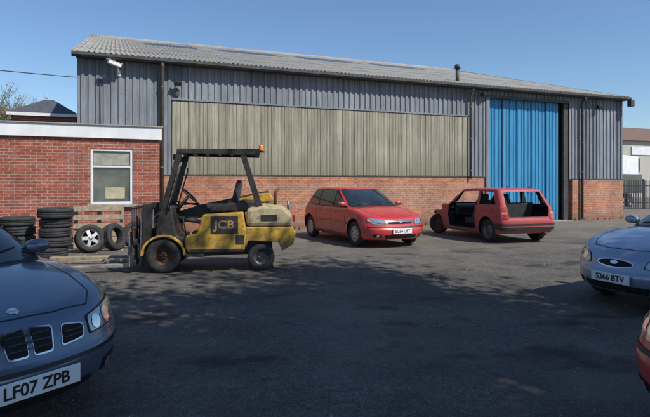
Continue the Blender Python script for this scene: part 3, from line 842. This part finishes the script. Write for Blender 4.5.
    be = lathe('beacon', [(0,.11),(.03,.11),(.04,.10),(.046,.03),(.05,0),(0,0)], M['amber'], root, 20, axis='z'); be.location = (.0, .42, 2.07)
    for s in (.4, -.4):
        w = lathe('work_lamp', [(0,.03),(.05,.03),(.055,0),(.04,-.05),(0,-.06)], M['black'], root, 16); w.location = (1.46, s, 1.96); w.rotation_euler = (0, 0, R(-90))
    prism('boom_outer', [(-.15,1.14),(-.15,1.38),(1.1,1.12),(1.75,.92),(1.70,.70),(1.05,.9)], -.36, -.16, M['blackpaint'], root, .02)
    prism('boom_side_plate', [(-.1,1.2),(-.1,1.34),(.6,1.19),(.6,1.05)], -.155, -.15, yel, root)
    prism('boom_inner', [(1.1,.95),(1.1,1.09),(1.9,.86),(2.02,.62),(1.98,.40),(1.86,.40),(1.86,.66)], -.33, -.19, M['blackpaint'], root, .015)
    tube('lift_ram', [(.5,-.12,.7),(1.45,-.12,.88)], .04, M['steel'], root, 12)
    tube('hydraulic_hose', [(1.1,-.1,1.15),(1.6,-.08,1.12),(1.85,-.05,.95),(1.98,0,.7)], .014, M['rubber'], root, 8)
    tube('hydraulic_hose', [(1.1,-.4,1.1),(1.6,-.42,1.18),(1.9,-.4,.98),(2.0,-.35,.7)], .014, M['rubber'], root, 8)
    for s in (1, -1):
        y = s*.36
        prism('mast_channel', [(1.86,.10),(2.02,.10),(1.98,1.16),(1.84,1.16)], y-.05, y+.05, M['blackpaint'], root, .008)
        prism('mast_inner_rail', [(2.021,.12),(2.06,.12),(2.02,1.10),(1.985,1.10)], y-.03, y+.03, M['steel'], root, .004)
    for z in (.22,.62,1.12): box('mast_cross_member', (1.93-.02*z, 0, z), (.07, .62, .08), M['blackpaint'], root, .01)
    tube('lift_cylinder', [(1.93,0,.15),(1.92,0,1.05)], .035, M['steel'], root, 12)
    for z in (.18, .52): box('carriage_bar', (2.10, 0, z), (.05, 1.08, .09), M['blackpaint'], root, .008)
    for y in (-.50,-.2,.2,.50): box('carriage_upright', (2.15, y, .40), (.05, .06, .60), M['blackpaint'], root, .008)
    for y in (-.53,-.36,-.18,0,.18,.36,.53): tube('backrest_bar', [(2.13, y, .5), (2.13, y, 1.10)], .016, M['blackpaint'], root, 8)
    for z in (.75,1.10): tube('backrest_rail', [(2.13,-.55,z),(2.13,.55,z)], .022, M['blackpaint'], root, 8)
    for y in (.34, -.34):
        prism('fork', [(2.18,.60),(2.23,.60),(2.24,.15),(3.35,.11),(3.35,.09),(2.18,.085)], y-.06, y+.06, M['forksteel'], root, .006)
    return root
fh = Vector((-.97, .243)); fa = math.atan2(fh.y, fh.x)
left = Vector((-fh.y, fh.x))
rp = Vector((2.34, 8.91))-left*.52
forklift((rp.x, rp.y, 0), fa)

# ---------------------------------------------------------------- building
B0 = 16.64
XL, XR_ = -1.01, 20.44
bl = empty('warehouse')
def corr(name, x0, x1, z0, z1, y, mat, pitch=.2, depth=.035, prof=None, parent=None, smooth=False):
    xs = []
    prof = prof or [(0,0),(.38,0),(.5,1),(.88,1)]
    n = int(math.ceil((x1-x0)/pitch))
    for i in range(n+1):
        for t, d in prof:
            xx = x0+(i+t)*pitch
            if xx < x1: xs.append((xx, y-d*depth))
    last = xs[-1]; xs.append((x1, last[1]))
    m = len(xs)
    v = [(a, b, z0) for a, b in xs]+[(a, b, z1) for a, b in xs]
    f = [(i, i+1, m+i+1, m+i) for i in range(m-1)]
    return mk(name, v, f, mat, parent, smooth)
corr('wall_cladding', XL, 13.22, 1.76, 5.2, B0, M['clad'], parent=bl)
corr('wall_cladding_over_door', 13.22, 17.45, 4.86, 5.2, B0, M['clad'], parent=bl)
corr('wall_cladding_right', 17.45, XR_, 1.70, 5.2, B0, M['clad'], parent=bl)
v = []; f = []
for z in (2.1, 3.4, 4.25, 4.95):
    x = XL+.14
    while x < XR_:
        if not (13.2 < x < 17.5 and z < 4.9):
            b = len(v); y = B0-.0365
            for k in range(6): v.append((x+.009*math.cos(k*math.pi/3), y-.004, z+.009*math.sin(k*math.pi/3)))
            f.append(tuple(range(b+5, b-1, -1)))
        x += .4
mk('cladding_bolts', v, f, M['rust'], bl)
x = 1.6; i = 0
BP = [(0,0),(.06,0),(.10,1),(.52,1),(.55,.45),(.60,.45),(.63,1),(.94,1)]
while x < 12.3:
    x1 = min(x+1.04, 12.38)
    corr('weathered_board_sheet', x, x1, 1.80+random.uniform(-.01,.01), 4.02+random.uniform(-.02,.02), B0-.045-(.006 if i % 2 else 0), M['panel'], .228, .016, BP, bl)
    x += 1.026; i += 1
box('sheet_batten', (7.0, B0-.06, 4.06), (10.8, .06, .05), M['clad'], bl, .005)
box('inner_wall', ((XL+13.2)/2, B0+.16, 2.62), (13.2-XL, .1, 5.14), M['brick'], bl)
box('inner_wall_right', ((17.48+XR_)/2, B0+.16, 2.62), (XR_-17.48, .1, 5.14), M['brick'], bl)
box('brick_wall_left', ((XL+13.12)/2, B0+.03, .87), (13.12-XL, .16, 1.74), M['brick'], bl)
box('brick_wall_right', ((17.55+XR_)/2, B0+.03, .84), (XR_-17.55, .16, 1.68), M['brick'], bl)
box('plinth_flashing', ((XL+13.12)/2, B0-.035, 1.765), (13.12-XL, .06, .035), M['gutter'], bl)
box('plinth_flashing_right', ((17.55+XR_)/2, B0-.035, 1.70), (XR_-17.55, .06, .035), M['gutter'], bl)
for nm, xx in (('gable_wall_left', XL+.06), ('gable_wall_right', XR_-.06)):
    prism(nm, [(B0+.25,0),(B0+.25,5.1),(29.4,8.8),(42.1,5.1),(42.1,0)], xx-.05, xx+.05, M['clad'], bl, axis='x')
box('back_wall', ((XL+XR_)/2, 42.2, 2.55), (XR_-XL-.3, .1, 5.1), M['clad'], bl)
def door():
    xs = []
    x0, x1 = 13.36, 17.0; nf = 10; w = (x1-x0)/nf
    for i in range(nf):
        a = x0+i*w; yb = B0+.16+(.02 if i % 2 else 0)
        xs += [(a, yb), (a+w*.12, yb-.055), (a+w*.46, yb-.055), (a+w*.52, yb-.03), (a+w*.60, yb-.03), (a+w*.66, yb-.055), (a+w*.88, yb-.055), (a+w*.97, yb)]
    n = len(xs)
    v = [(a, b, .03) for a, b in xs]+[(a, b, 4.84) for a, b in xs]
    f = [(i, i+1, n+i+1, n+i) for i in range(n-1)]
    mk('folding_door', v, f, M['door'], bl)
    for i in (2, 5, 8):
        box('door_gap', (x0+i*w, B0+.10, 2.43), (.018, .02, 4.8), M['void'], bl)
    for i in (3, 6): box('door_handle', (x0+i*w-.1, B0+.085, 1.3), (.03, .03, .25), M['steel'], bl, .005)
    box('door_back', (15.28, B0+.26, 2.45), (4.3, .04, 4.9), M['void'], bl)
    box('door_track', (15.28, B0-.02, 4.86), (4.2, .12, .10), M['gutter'], bl, .01)
    box('door_post_left', (13.27, B0+.02, 2.42), (.16, .2, 4.8), M['clad'], bl, .01)
    box('door_recess_shade', (17.28, B0+.08, 2.42), (.24, .12, 4.8), M['gutter'], bl, .01)  # dark colour stands in for the shade in the recess beside the door
    box('door_sill', (15.28, B0+.0, .012), (4.2, .5, .024), M['concrete'], bl)
door()
def roof():
    z0, z1, y0, y1 = 5.22, 9.0, 16.38, 29.4
    n = 6; pitch = .146; amp = .027
    xa, xb = XL-.12, XR_+.12; cols = int((xb-xa)/pitch)*8
    sl = (z1-z0)/(y1-y0)
    for side in (0, 1):
        v = []; f = []; fm = []
        for c in range(n):
            ya = y0+(y1-y0)*c/n; yb = y0+(y1-y0)*(c+1)/n+.12
            base = len(v)
            for (yy, lift) in ((ya, .012), (min(yb, y1+.02), .0)):
                for k in range(cols+1):
                    xx = xa+(xb-xa)*k/cols
                    jit = .003*math.sin(int(xx/1.0)*12.9+c*7)
                    z = z0+(yy-y0)*sl+lift+amp*math.cos(2*math.pi*k/8)+jit
                    v.append((xx, yy if side == 0 else 2*y1-yy, z))
            m = cols+1
            for k in range(cols):
                f.append((base+k, base+k+1, base+m+k+1, base+m+k))
                xx = xa+(xb-xa)*k/cols
                fm.append(1 if (c == 4 and 1.2 < xx < 17 and int((xx+50)/1.05) % 4 != 3) else 0)
        mk('roof_slope_front' if side == 0 else 'roof_slope_back', v, f, [M['roof'], M['rooflight']], bl, True, fm)
    tube('ridge_capping', [(xa+i*(xb-xa)/40, y1, z1-.02) for i in range(41)], .13, M['roof'], bl, 12)
    for xx in (xa, xb):
        prism('verge_trim', [(y0,z0-.12),(y0,z0+.04),(y1,z1+.05),(y1,z1-.12)], xx-.02, xx+.02, M['roof'], bl, axis='x')
    gp = [(16.24,5.20),(16.24,5.12),(16.28,5.07),(16.36,5.07),(16.40,5.12),(16.40,5.16),(16.37,5.14),(16.27,5.14),(16.26,5.20)]
    prism('gutter', gp, xa, xb, M['gutter'], bl, axis='x')
    box('eaves_board', ((xa+xb)/2, 16.52, 5.14), (xb-xa-.2, .14, .12), M['gutter'], bl)
roof()
def downpipe(x, r, z0, mat):
    tube('downpipe', [(x,16.33,5.1),(x,16.36,4.98),(x,16.50,4.8),(x,16.50,z0)], r, mat, bl, 12)
    for z in (4.4, 3.2, 2.0): lathe('pipe_clip', [(r+.012,-.02),(r+.012,.02),(r,.02)], M['gutter'], bl, 12, axis='z').location = (x, 16.50, z)
downpipe(1.30, .06, .05, M['pipe'])
downpipe(18.0, .055, .05, M['gutter'])
downpipe(12.42, .045, 1.7, M['pipe'])
box('gutter_hopper', (20.5, 16.25, 4.95), (.22, .2, .28), M['gutter'], bl, .02)
tube('roof_vent_pipe', [(12.4,17.3,5.2),(12.4,17.3,6.0)], .07, M['gutter'], bl, 12)
lathe('vent_cowl', [(0,.18),(.1,.14),(.12,0),(.0,0)], M['gutter'], bl, 16, axis='z').location = (12.4,17.3,6.0)
cc = empty('security_camera')
tube('bracket', [(.10,B0-.03,4.72),(.10,B0-.22,4.72),(.06,B0-.28,4.86)], .02, M['white'], cc, 8)
box('housing', (-.02,B0-.36,4.93), (.40,.11,.10), M['white'], cc, .02, (0,R(10),R(32)))
box('sun_shield', (-.02,B0-.36,4.99), (.46,.13,.012), M['white'], cc, .004, (0,R(10),R(32)))
lathe('lens', [(0,.03),(.035,.03),(.04,0),(0,0)], M['black'], cc, 16).location = (.15,B0-.29,4.90)
box('mount', (.10,B0-.05,4.72), (.12,.04,.16), M['white'], cc, .01)
for nm, X, Z in (('floodlight', 1.75, 4.55), ('floodlight', 18.9, 4.75), ('floodlight', 13.0, 4.9)):
    fl = empty(nm)
    tube('bracket', [(X,B0-.03,Z),(X,B0-.16,Z+.02)], .015, M['gutter'], fl, 6)
    box('lamp_head', (X,B0-.2,Z-.02), (.22,.12,.15), M['black'], fl, .02, (R(25),0,0))
    box('lamp_glass', (X,B0-.262,-.05+Z), (.18,.012,.11), M['glass'], fl, .003, (R(25),0,0))
bx = empty('junction_box'); box('case', (1.75,B0-.08,4.25), (.12,.08,.2), M['gutter'], bx, .01)
wl = empty('conduit'); tube('pipe', [(-.4,B0-.06,4.55),(-.4,B0-.06,2.9)], .012, M['gutter'], wl, 6)

# ---------------------------------------------------------------- annexe
an = empty('brick_annexe')
AY = 14.1; ax0, ax1 = -7.0, 1.05; wx0, wx1, wz0, wz1 = -.56, .41, 1.0, 2.37
def wallblock(nm, a, b, c, d): box(nm, ((a+b)/2, AY+.11, (c+d)/2), (b-a, .22, d-c), M['brick2'], an)
wallblock('wall_left', ax0, wx0, 0, 2.62); wallblock('wall_right', wx1, ax1, 0, 2.62)
wallblock('wall_below', wx0, wx1, 0, wz0); wallblock('wall_above', wx0, wx1, wz1, 2.62)
box('side_wall', (ax1-.11, (AY+.22+B0-.06)/2, 1.31), (.22, B0-.06-AY-.22, 2.62), M['brick2'], an)
box('fascia', ((ax0+ax1)/2, AY-.03, 2.775), (ax1-ax0+.1, .08, .31), M['white'], an, .006)
box('fascia_trim', ((ax0+ax1)/2, AY-.045, 2.945), (ax1-ax0+.16, .12, .03), M['concrete'], an, .004)
box('fascia_return', (ax1+.03, (AY+B0)/2, 2.775), (.04, B0-AY-.1, .31), M['white'], an)
box('flat_roof', ((ax0+ax1)/2, (AY+B0)/2+.08, 2.885), (ax1-ax0+.02, B0-AY-.04, .07), M['gutter'], an, .01)
box('window_void', (-.075, AY+.19, 1.68), (.95, .02, 1.35), M['void'], an)
fw = .06
for (c, s) in (((wx0+fw/2, 1.685), (fw, 1.37)), ((wx1-fw/2, 1.685), (fw, 1.37)), ((-.075, wz1-fw/2), (.97-2*fw, fw)), ((-.075, wz0+fw/2), (.97-2*fw, fw)), ((-.075, 1.93), (.97-2*fw, .045))):
    box('window_frame', (c[0], AY+.055, c[1]), (s[0], .07, s[1]), M['white'], an, .006)
M['wglass'] = glassmat('window_glass', (.05,.055,.05))
box('window_pane', (-.075, AY+.075, 1.68), (.85, .008, 1.25), M['wglass'], an)
M['curtain'] = simple('blind', (.30,.29,.24), .9, var=.3)
box('blind', (-.075, AY+.066, 2.12), (.83, .006, .30), M['curtain'], an)
box('notice', (.0, AY+.065, 1.28), (.45, .004, .28), simple('paper', (.42,.38,.25), .8), an)
box('window_sill', (-.075, AY-.03, .965), (1.12, .12, .07), M['concrete'], an, .01)
box('plinth', ((ax0+ax1)/2, AY-.012, .09), (ax1-ax0, .03, .18), M['concrete'], an, .006)

# ---------------------------------------------------------------- tyres and yard clutter
def loose_tyre(parent, loc, rot, r=.32, w=.2):
    t = lathe('tyre', TYRE(r, w, r*.6), M['rubber'], parent, 44, closed=True); t.location = loc; t.rotation_euler = rot; return t
for (X, Y, n) in ((-1.17, 12.2, 5), (-1.93, 12.7, 4), (-2.7, 12.6, 4)):
    ts = empty('tyre_stack', (X, Y, 0)); z = 0
    for k in range(n):
        w = random.uniform(.18,.215); r = random.uniform(.295,.35)
        loose_tyre(ts, (random.uniform(-.06,.06), random.uniform(-.05,.05), z+w*.52), (R(90)+random.uniform(-.03,.03), 0, random.uniform(0,3)), r, w); z += w*1.04
lw = empty('loose_wheel', (-.52, 12.75, 0)); wheel(lw, (0,0,.30), .31, .2, 'alloy', 1, tilt=(R(14), 0, R(180+18)))
lt = empty('loose_tyre', (-.02, 12.95, 0)); loose_tyre(lt, (0,0,.30), (R(-12), 0, R(52)), .31, .2)
lt = empty('loose_tyre', (.45, 13.3, 0)); loose_tyre(lt, (0,0,.30), (R(-14), 0, R(10)), .31, .2)
pal = empty('pallet', (-.35, 13.55, 0))
for k in range(5): box('slat', (0, -.05, .12+.2*k), (1.1, .02, .12), M['wood'], pal, .004, (R(-12),0,0))
for s in (-.5,0,.5): box('bearer', (s, .01, .5), (.09,.06,1.0), M['wood'], pal, .004, (R(-12),0,0))
tb = empty('timber_baulk', (-.4, 10.95, 0), R(-14)); box('baulk', (0,0,.07), (1.5,.16,.13), M['wood'], tb, .012); box('baulk_2', (.1,.28,.05), (1.3,.12,.09), M['wood'], tb, .01)
def stones(name, n, xr, yr, smin, smax, mat):
    v = []; f = []
    for _ in range(n):
        X = random.uniform(*xr); Y = random.uniform(*yr); s = smin*(smax/smin)**(random.random()**2)
        b = len(v); a = random.uniform(0, 6.28)
        for (px, py, pz) in ((1,0,0),(-.3,.9,0),(-.8,-.5,0),(.2,-.9,.1),(.2,.1,.8)):
            k = random.uniform(.6,1.2)
            v.append((X+s*k*(px*math.cos(a)-py*math.sin(a)), Y+s*k*(px*math.sin(a)+py*math.cos(a)), s*pz*k+.001))
        f += [(b,b+1,b+4),(b+1,b+2,b+4),(b+2,b+3,b+4),(b+3,b,b+4)]
    return mk(name, v, f, mat)
pale = simple('pale_stone', (.26,.24,.21), .9, var=.5, scale=3)
stones('gravel', 3200, (-3,12), (2.5,16), .004, .017, pale)
stones('rubble', 160, (-3,4), (11.5,14), .01, .05, pale)
stones('wall_foot_debris', 500, (1,20), (15.7,16.5), .008, .035, simple('dirt_debris', (.16,.12,.08), .95, var=.5))
def litter():
    v = []; f = []
    for _ in range(420):
        X = random.uniform(-2.5,11); Y = random.uniform(3,16); s = random.uniform(.012,.032); a = random.uniform(0,6.28); b = len(v)
        u = Vector((math.cos(a), math.sin(a), random.uniform(-.1,.3)))*s; w = Vector((-math.sin(a), math.cos(a), random.uniform(-.2,.2)))*s*.5; p = Vector((X,Y,s*.35+.004))
        v += [p-u,p-w,p+u,p+w]; f.append((b,b+1,b+2,b+3))
    mk('fallen_leaves', v, f, simple('dry_leaf', (.20,.13,.07), .9, var=.5, scale=2))
litter()
def weeds():
    v = []; f = []
    for _ in range(60):
        X = random.uniform(1.3, 20.3)
        if 13.2 < X < 17.4: continue
        Y = 16.5-random.uniform(0,.12)
        for _ in range(14):
            a = random.uniform(0,6.28); h = random.uniform(.05,.2); l = random.uniform(.02,.1); b = len(v)
            v += [(X-.008, Y, 0), (X+.008, Y, 0), (X+l*math.cos(a), Y-abs(l*math.sin(a)), h)]; f.append((b,b+1,b+2))
    mk('weeds', v, f, simple('weed_green', (.07,.10,.03), .8, var=.4))
weeds()

# ---------------------------------------------------------------- ground
mk('ground', [(-300,-300,0),(300,-300,0),(300,300,0),(-300,300,0)], [(0,1,2,3)], M['ground'])

# ---------------------------------------------------------------- trees
def leafmat(name, c):
    m, nt, b = new_mat(name)
    v = coords(nt); f = noise(nt, v, 1.2, 4); f2 = noise(nt, v, 14, 2)
    col = ramp(nt, f, [(.3, tuple(x*.55 for x in c)), (.7, tuple(x*1.4 for x in c))])
    L(nt, mix(nt, 1, col, ramp(nt, f2, [(.3, g(.7)), (.7, g(1.3))]), 'MULTIPLY'), b.inputs['Base Color']); b.inputs['Roughness'].default_value = .7
    return m
bark = simple('bark', (.13,.105,.08), .95, var=.4, scale=8, bumps=.5)
leaf = leafmat('leaf_green', (.065,.09,.03)); twig = leafmat('budding_twigs', (.20,.165,.11)); spring = leafmat('spring_leaf', (.16,.165,.075))
def tree(name, loc, H, trunk, nleaf, leafsize, lmat, seed=0, depth=5, clear=.3, up=.35, thin=False, extra=0):
    rnd = random.Random(seed); root = empty(name, loc); V = []; F = []; tips = []
    def seg(p, q, r0, r1):
        d = (q-p).normalized(); u = Vector((0,0,1)) if abs(d.z) < .9 else Vector((1,0,0))
        a = d.cross(u).normalized(); b = a.cross(d); n = 6; s = len(V)
        for c, r in ((p, r0), (q, r1)):
            for k in range(n):
                t = 2*math.pi*k/n; V.append(c+(a*math.cos(t)+b*math.sin(t))*r)
        for k in range(n): F.append((s+k, s+(k+1) % n, s+n+(k+1) % n, s+n+k))
    def grow(p, d, ln, r, lv):
        n = 3; c = p
        for i in range(n):
            d = (d+Vector((rnd.uniform(-.18,.18), rnd.uniform(-.18,.18), rnd.uniform(-.05,.15)))).normalized()
            q = c+d*ln/n; seg(c, q, r*(1-.13*i), r*(1-.13*(i+1))); c = q
            if lv <= 2: tips.append(c.copy())
            if lv < depth and i > 0 and rnd.random() < .5 and lv > 0:
                dd = (d+Vector((rnd.uniform(-1,1), rnd.uniform(-1,1), rnd.uniform(-.2,.7)))*.8).normalized(); grow(c, dd, ln*.6, r*.5, lv-1)
        if lv > 0:
            for k in range(rnd.choice((2,3))):
                dd = (d+Vector((rnd.uniform(-1,1), rnd.uniform(-1,1), rnd.uniform(-.3,up+.3)))*.75).normalized()
                grow(c, dd, ln*rnd.uniform(.66,.85), r*.6, lv-1)
    base = Vector((0,0,0)); t = Vector((rnd.uniform(-.2,.2), rnd.uniform(-.2,.2), H*clear))
    seg(base, t, trunk, trunk*.75)
    for k in range(4):
        a = 2*math.pi*k/4+rnd.uniform(-.4,.4); sp = .75 if not thin else .4
        grow(t, Vector((math.cos(a)*sp, math.sin(a)*sp, 1)).normalized(), H*.24, trunk*.5, depth-1)
    grow(t, Vector((0,0,1)), H*.27, trunk*.6, depth-1)
    mk('trunk_and_limbs', V, F, bark, root, True)
    def cards(n, thin, mt, nm):
        v = []; f = []
        for i in range(n):
            c = rnd.choice(tips); s = leafsize*rnd.uniform(.6,1.4); sp = leafsize*3
            p = c+Vector((rnd.gauss(0,sp), rnd.gauss(0,sp), rnd.gauss(0,sp)))
            if thin:
                d = Vector((rnd.uniform(-.5,.5), rnd.uniform(-.5,.5), 1)).normalized()*s*5; w = Vector((rnd.uniform(-1,1), rnd.uniform(-1,1), 0)).normalized()*s*.25
                b = len(v); v += [c, c+w, c+d]; f.append((b,b+1,b+2)); continue
            a = Vector((rnd.uniform(-1,1), rnd.uniform(-1,1), rnd.uniform(-1,1))).normalized(); u = a.orthogonal().normalized()*s; w = a.cross(u)*.6
            b = len(v); v += [p-u, p-w, p+u, p+w]; f.append((b,b+1,b+2,b+3))
        mk(nm, v, f, mt, root)
    cards(nleaf, thin, lmat, 'foliage')
    if extra: cards(extra, False, spring, 'young_leaves')
    return root
tree('broadleaf_tree', (6.0,-1.8,0), 10, .22, 19000, .10, leaf, 3)
tree('broadleaf_tree', (5.2,-4.9,0), 12, .25, 18000, .10, leaf, 11)
tree('broadleaf_tree', (8.8,-4.0,0), 12, .25, 18000, .10, leaf, 21)
for i, (X, Y, h) in enumerate(((-15.5,62,10.5),(-13,60,11.5),(-11,64,11),(-9.2,60,9.5),(-7.3,66,10.5),(-18,60,11))):
    tree('budding_tree', (X, Y, 0), h, .16, 7000, .08, twig, 40+i, 5, .2, .6, True, 1500)

# ---------------------------------------------------------------- background left: small house
hs = empty('slate_roof_house')
box('walls', (-3.1,30,2.4), (2.7,4,4.8), M['brick2'], hs)
slate = simple('slate', (.075,.08,.09), .6, var=.3, scale=5)
x0,x1,y0,y1 = -4.65,-1.6,27.8,32.2
mk('hipped_roof', [(x0,y0,4.8),(x1,y0,4.8),(x1,y1,4.8),(x0,y1,4.8),(-3.3,30,5.75),(-2.9,30,5.75)], [(0,1,5,4),(1,2,5),(2,3,4,5),(3,0,4),(0,3,2,1)], slate, hs)
box('eaves_fascia', (-3.1,27.8,4.74), (3.05,.06,.14), M['white'], hs)
cab = empty('overhead_cable')
P0 = Vector((XL, B0-.1, 4.52)); P1 = Vector((-20,19.5,6.6))
tube('cable', [P0.lerp(P1, t/16)-Vector((0,0,.35*math.sin(math.pi*t/16))) for t in range(17)], .012, M['black'], cab, 6)
pole = empty('utility_pole', (-20,19.5,0)); tube('post', [(0,0,0),(0,0,7.2)], [.14,.1], M['wood'], pole, 12)

# ---------------------------------------------------------------- background right
fn = empty('palisade_fence')
fx0, fy0, fx1, fy1 = 20.9, 24.0, 46.0, 19.0
dv = Vector((fx1-fx0, fy1-fy0)); n = int(dv.length/.15); d = dv.normalized()
v = []; f = []
for i in range(n):
    p = Vector((fx0, fy0))+dv*(i/n); b = len(v)
    for (t, o, z) in ((-.04,0,.03),(.04,0,.03),(.04,0,1.68),(0,0,1.80),(-.04,0,1.68)):
        v.append((p.x+d.x*t, p.y+d.y*t, z))
    f.append((b,b+1,b+2,b+3,b+4))
pal_m = simple('fence_paint', (.03,.034,.038), .5)
mk('pales', v, f, pal_m, fn)
for z in (.4,1.4): tube('rail', [(fx0,fy0+.03,z),(fx1,fy1+.03,z)], .03, pal_m, fn, 6)
for i in range(0, 10): p = Vector((fx0,fy0))+dv*(i/9); box('post', (p.x,p.y+.06,.9), (.08,.08,1.8), pal_m, fn)
def truck(name, loc, ang, mt, top):
    r = empty(name, loc, ang)
    box('cargo_box', (-1.0,0,(top+.9)/2), (4.2,2.1,top-.9), mt, r, .04)
    prism('cab', [(1.15,.5),(3.0,.5),(3.05,1.2),(2.75,1.35),(2.2,min(2.2,top-.1)),(1.15,min(2.3,top))], -.95, .95, mt, r, .06)
    prism('side_window', [(1.5,1.4),(2.55,1.4),(2.2,1.95),(1.5,1.95)], -.957, .957, M['glass'], r)
    v = [(2.76,-.8,1.42),(2.76,.8,1.42),(2.3,.8,2.05),(2.3,-.8,2.05)]; mk('windscreen', [(a+.06,b,c+.04) for a,b,c in v], [(0,1,2,3)], M['glass'], r)
    if top < 3:
        for s in (1, -1): box('rear_window', (-1.2,s*1.056,1.75), (2.6,.012,.5), M['glass'], r)
    box('chassis', (0,0,.7), (5.4,.9,.25), M['black'], r)
    for x in (2.1,-1.8):
        for s in (1,-1): wheel(r, (x, s*.85, .36), .36, .22, 'steel', s)
    return r
dark = paint('dark_van_paint', (.05,.06,.075), .3, .2)
truck('box_van', (35.5,30.0,0), R(200), M['white'], 3.7)
truck('panel_van', (29.5,25.6,0), R(190), dark, 2.15)
M['tile'] = simple('roof_tile', (.16,.10,.075), .85, var=.3, scale=6)
M['render'] = simple('pale_render', (.45,.42,.37), .9, var=.1, scale=1)
wh = empty('distant_workshop')
box('walls', (62,48,3.2), (22,12,6.4), M['render'], wh)
mk('pitched_roof', [(50.6,41.6,6.3),(73.4,41.6,6.3),(73.4,54.4,6.3),(50.6,54.4,6.3),(50.6,48,8.6),(73.4,48,8.6)], [(0,1,5,4),(2,3,4,5),(0,4,3),(1,2,5),(0,3,2,1)], M['tile'], wh)
for k in range(5): box('window', (53.5+4*k,41.96,3.6), (1.6,.1,1.5), M['glass'], wh)
box('sign_board', (56,41.94,5.2), (6,.08,.9), M['white'], wh)
lp = empty('street_lamp', (34.9,30,0)); tube('column', [(0,0,0),(0,0,5.4)], [.08,.05], M['steel'], lp, 10); box('lantern', (-.2,0,5.42), (.6,.16,.1), M['steel'], lp, .03)
for i, (X, Y, h) in enumerate(((74,60,8),(88,50,9))):
    tree('broadleaf_tree', (X, Y, 0), h, .25, 4000, .25, leaf, 60+i, 4)
def hedge():
    v = []; f = []; rnd = random.Random(5)
    for i in range(16000):
        t = rnd.random(); X = -70+190*t; Y = 95+rnd.gauss(0,1.5); hmax = 3.2+1.0*math.sin(X*.3)+.7*math.sin(X*.9)
        Z = rnd.random()*hmax; s = rnd.uniform(.15,.4); b = len(v)
        a = Vector((rnd.uniform(-1,1), rnd.uniform(-1,1), rnd.uniform(-1,1))).normalized(); u = a.orthogonal().normalized()*s; w = a.cross(u)*.7; p = Vector((X,Y,Z))
        v += [p-u,p-w,p+u,p+w]; f.append((b,b+1,b+2,b+3))
    mk('hedge', v, f, leaf)
hedge()

# ---------------------------------------------------------------- light, sky, camera
sd = Vector((.46,-.66,0)).normalized(); el = R(47)
S = Vector((sd.x*math.cos(el), sd.y*math.cos(el), math.sin(el)))
ld = bpy.data.lights.new('sun', 'SUN'); ld.energy = 5.0; ld.angle = R(.45); ld.color = (1,.955,.88)
lo = bpy.data.objects.new('sun', ld); COL.objects.link(lo); lo.rotation_euler = S.to_track_quat('Z','Y').to_euler(); lo.location = (0,-10,20)
w = bpy.data.worlds.new('World'); scn.world = w; w.use_nodes = True
nt = w.node_tree; bg = nt.nodes['Background']; sk = nt.nodes.new('ShaderNodeTexSky'); sk.sky_type = 'NISHITA'; sk.sun_disc = False
sk.sun_elevation = el; sk.sun_rotation = math.atan2(S.x, S.y); sk.air_density = 1.1; sk.dust_density = .15; sk.ozone_density = 6.5
nt.links.new(sk.outputs[0], bg.inputs[0]); bg.inputs[1].default_value = .13
scn.view_settings.view_transform = 'Standard'; scn.view_settings.look = 'None'; scn.view_settings.exposure = 0
cd = bpy.data.cameras.new('camera'); cd.sensor_width = 36; cd.lens = 29.35; cd.shift_y = -.0377; cd.clip_end = 2000
co = bpy.data.objects.new('camera', cd); COL.objects.link(co); co.location = (0,0,1.5); co.rotation_euler = (R(90), 0, R(-21.6)); scn.camera = co
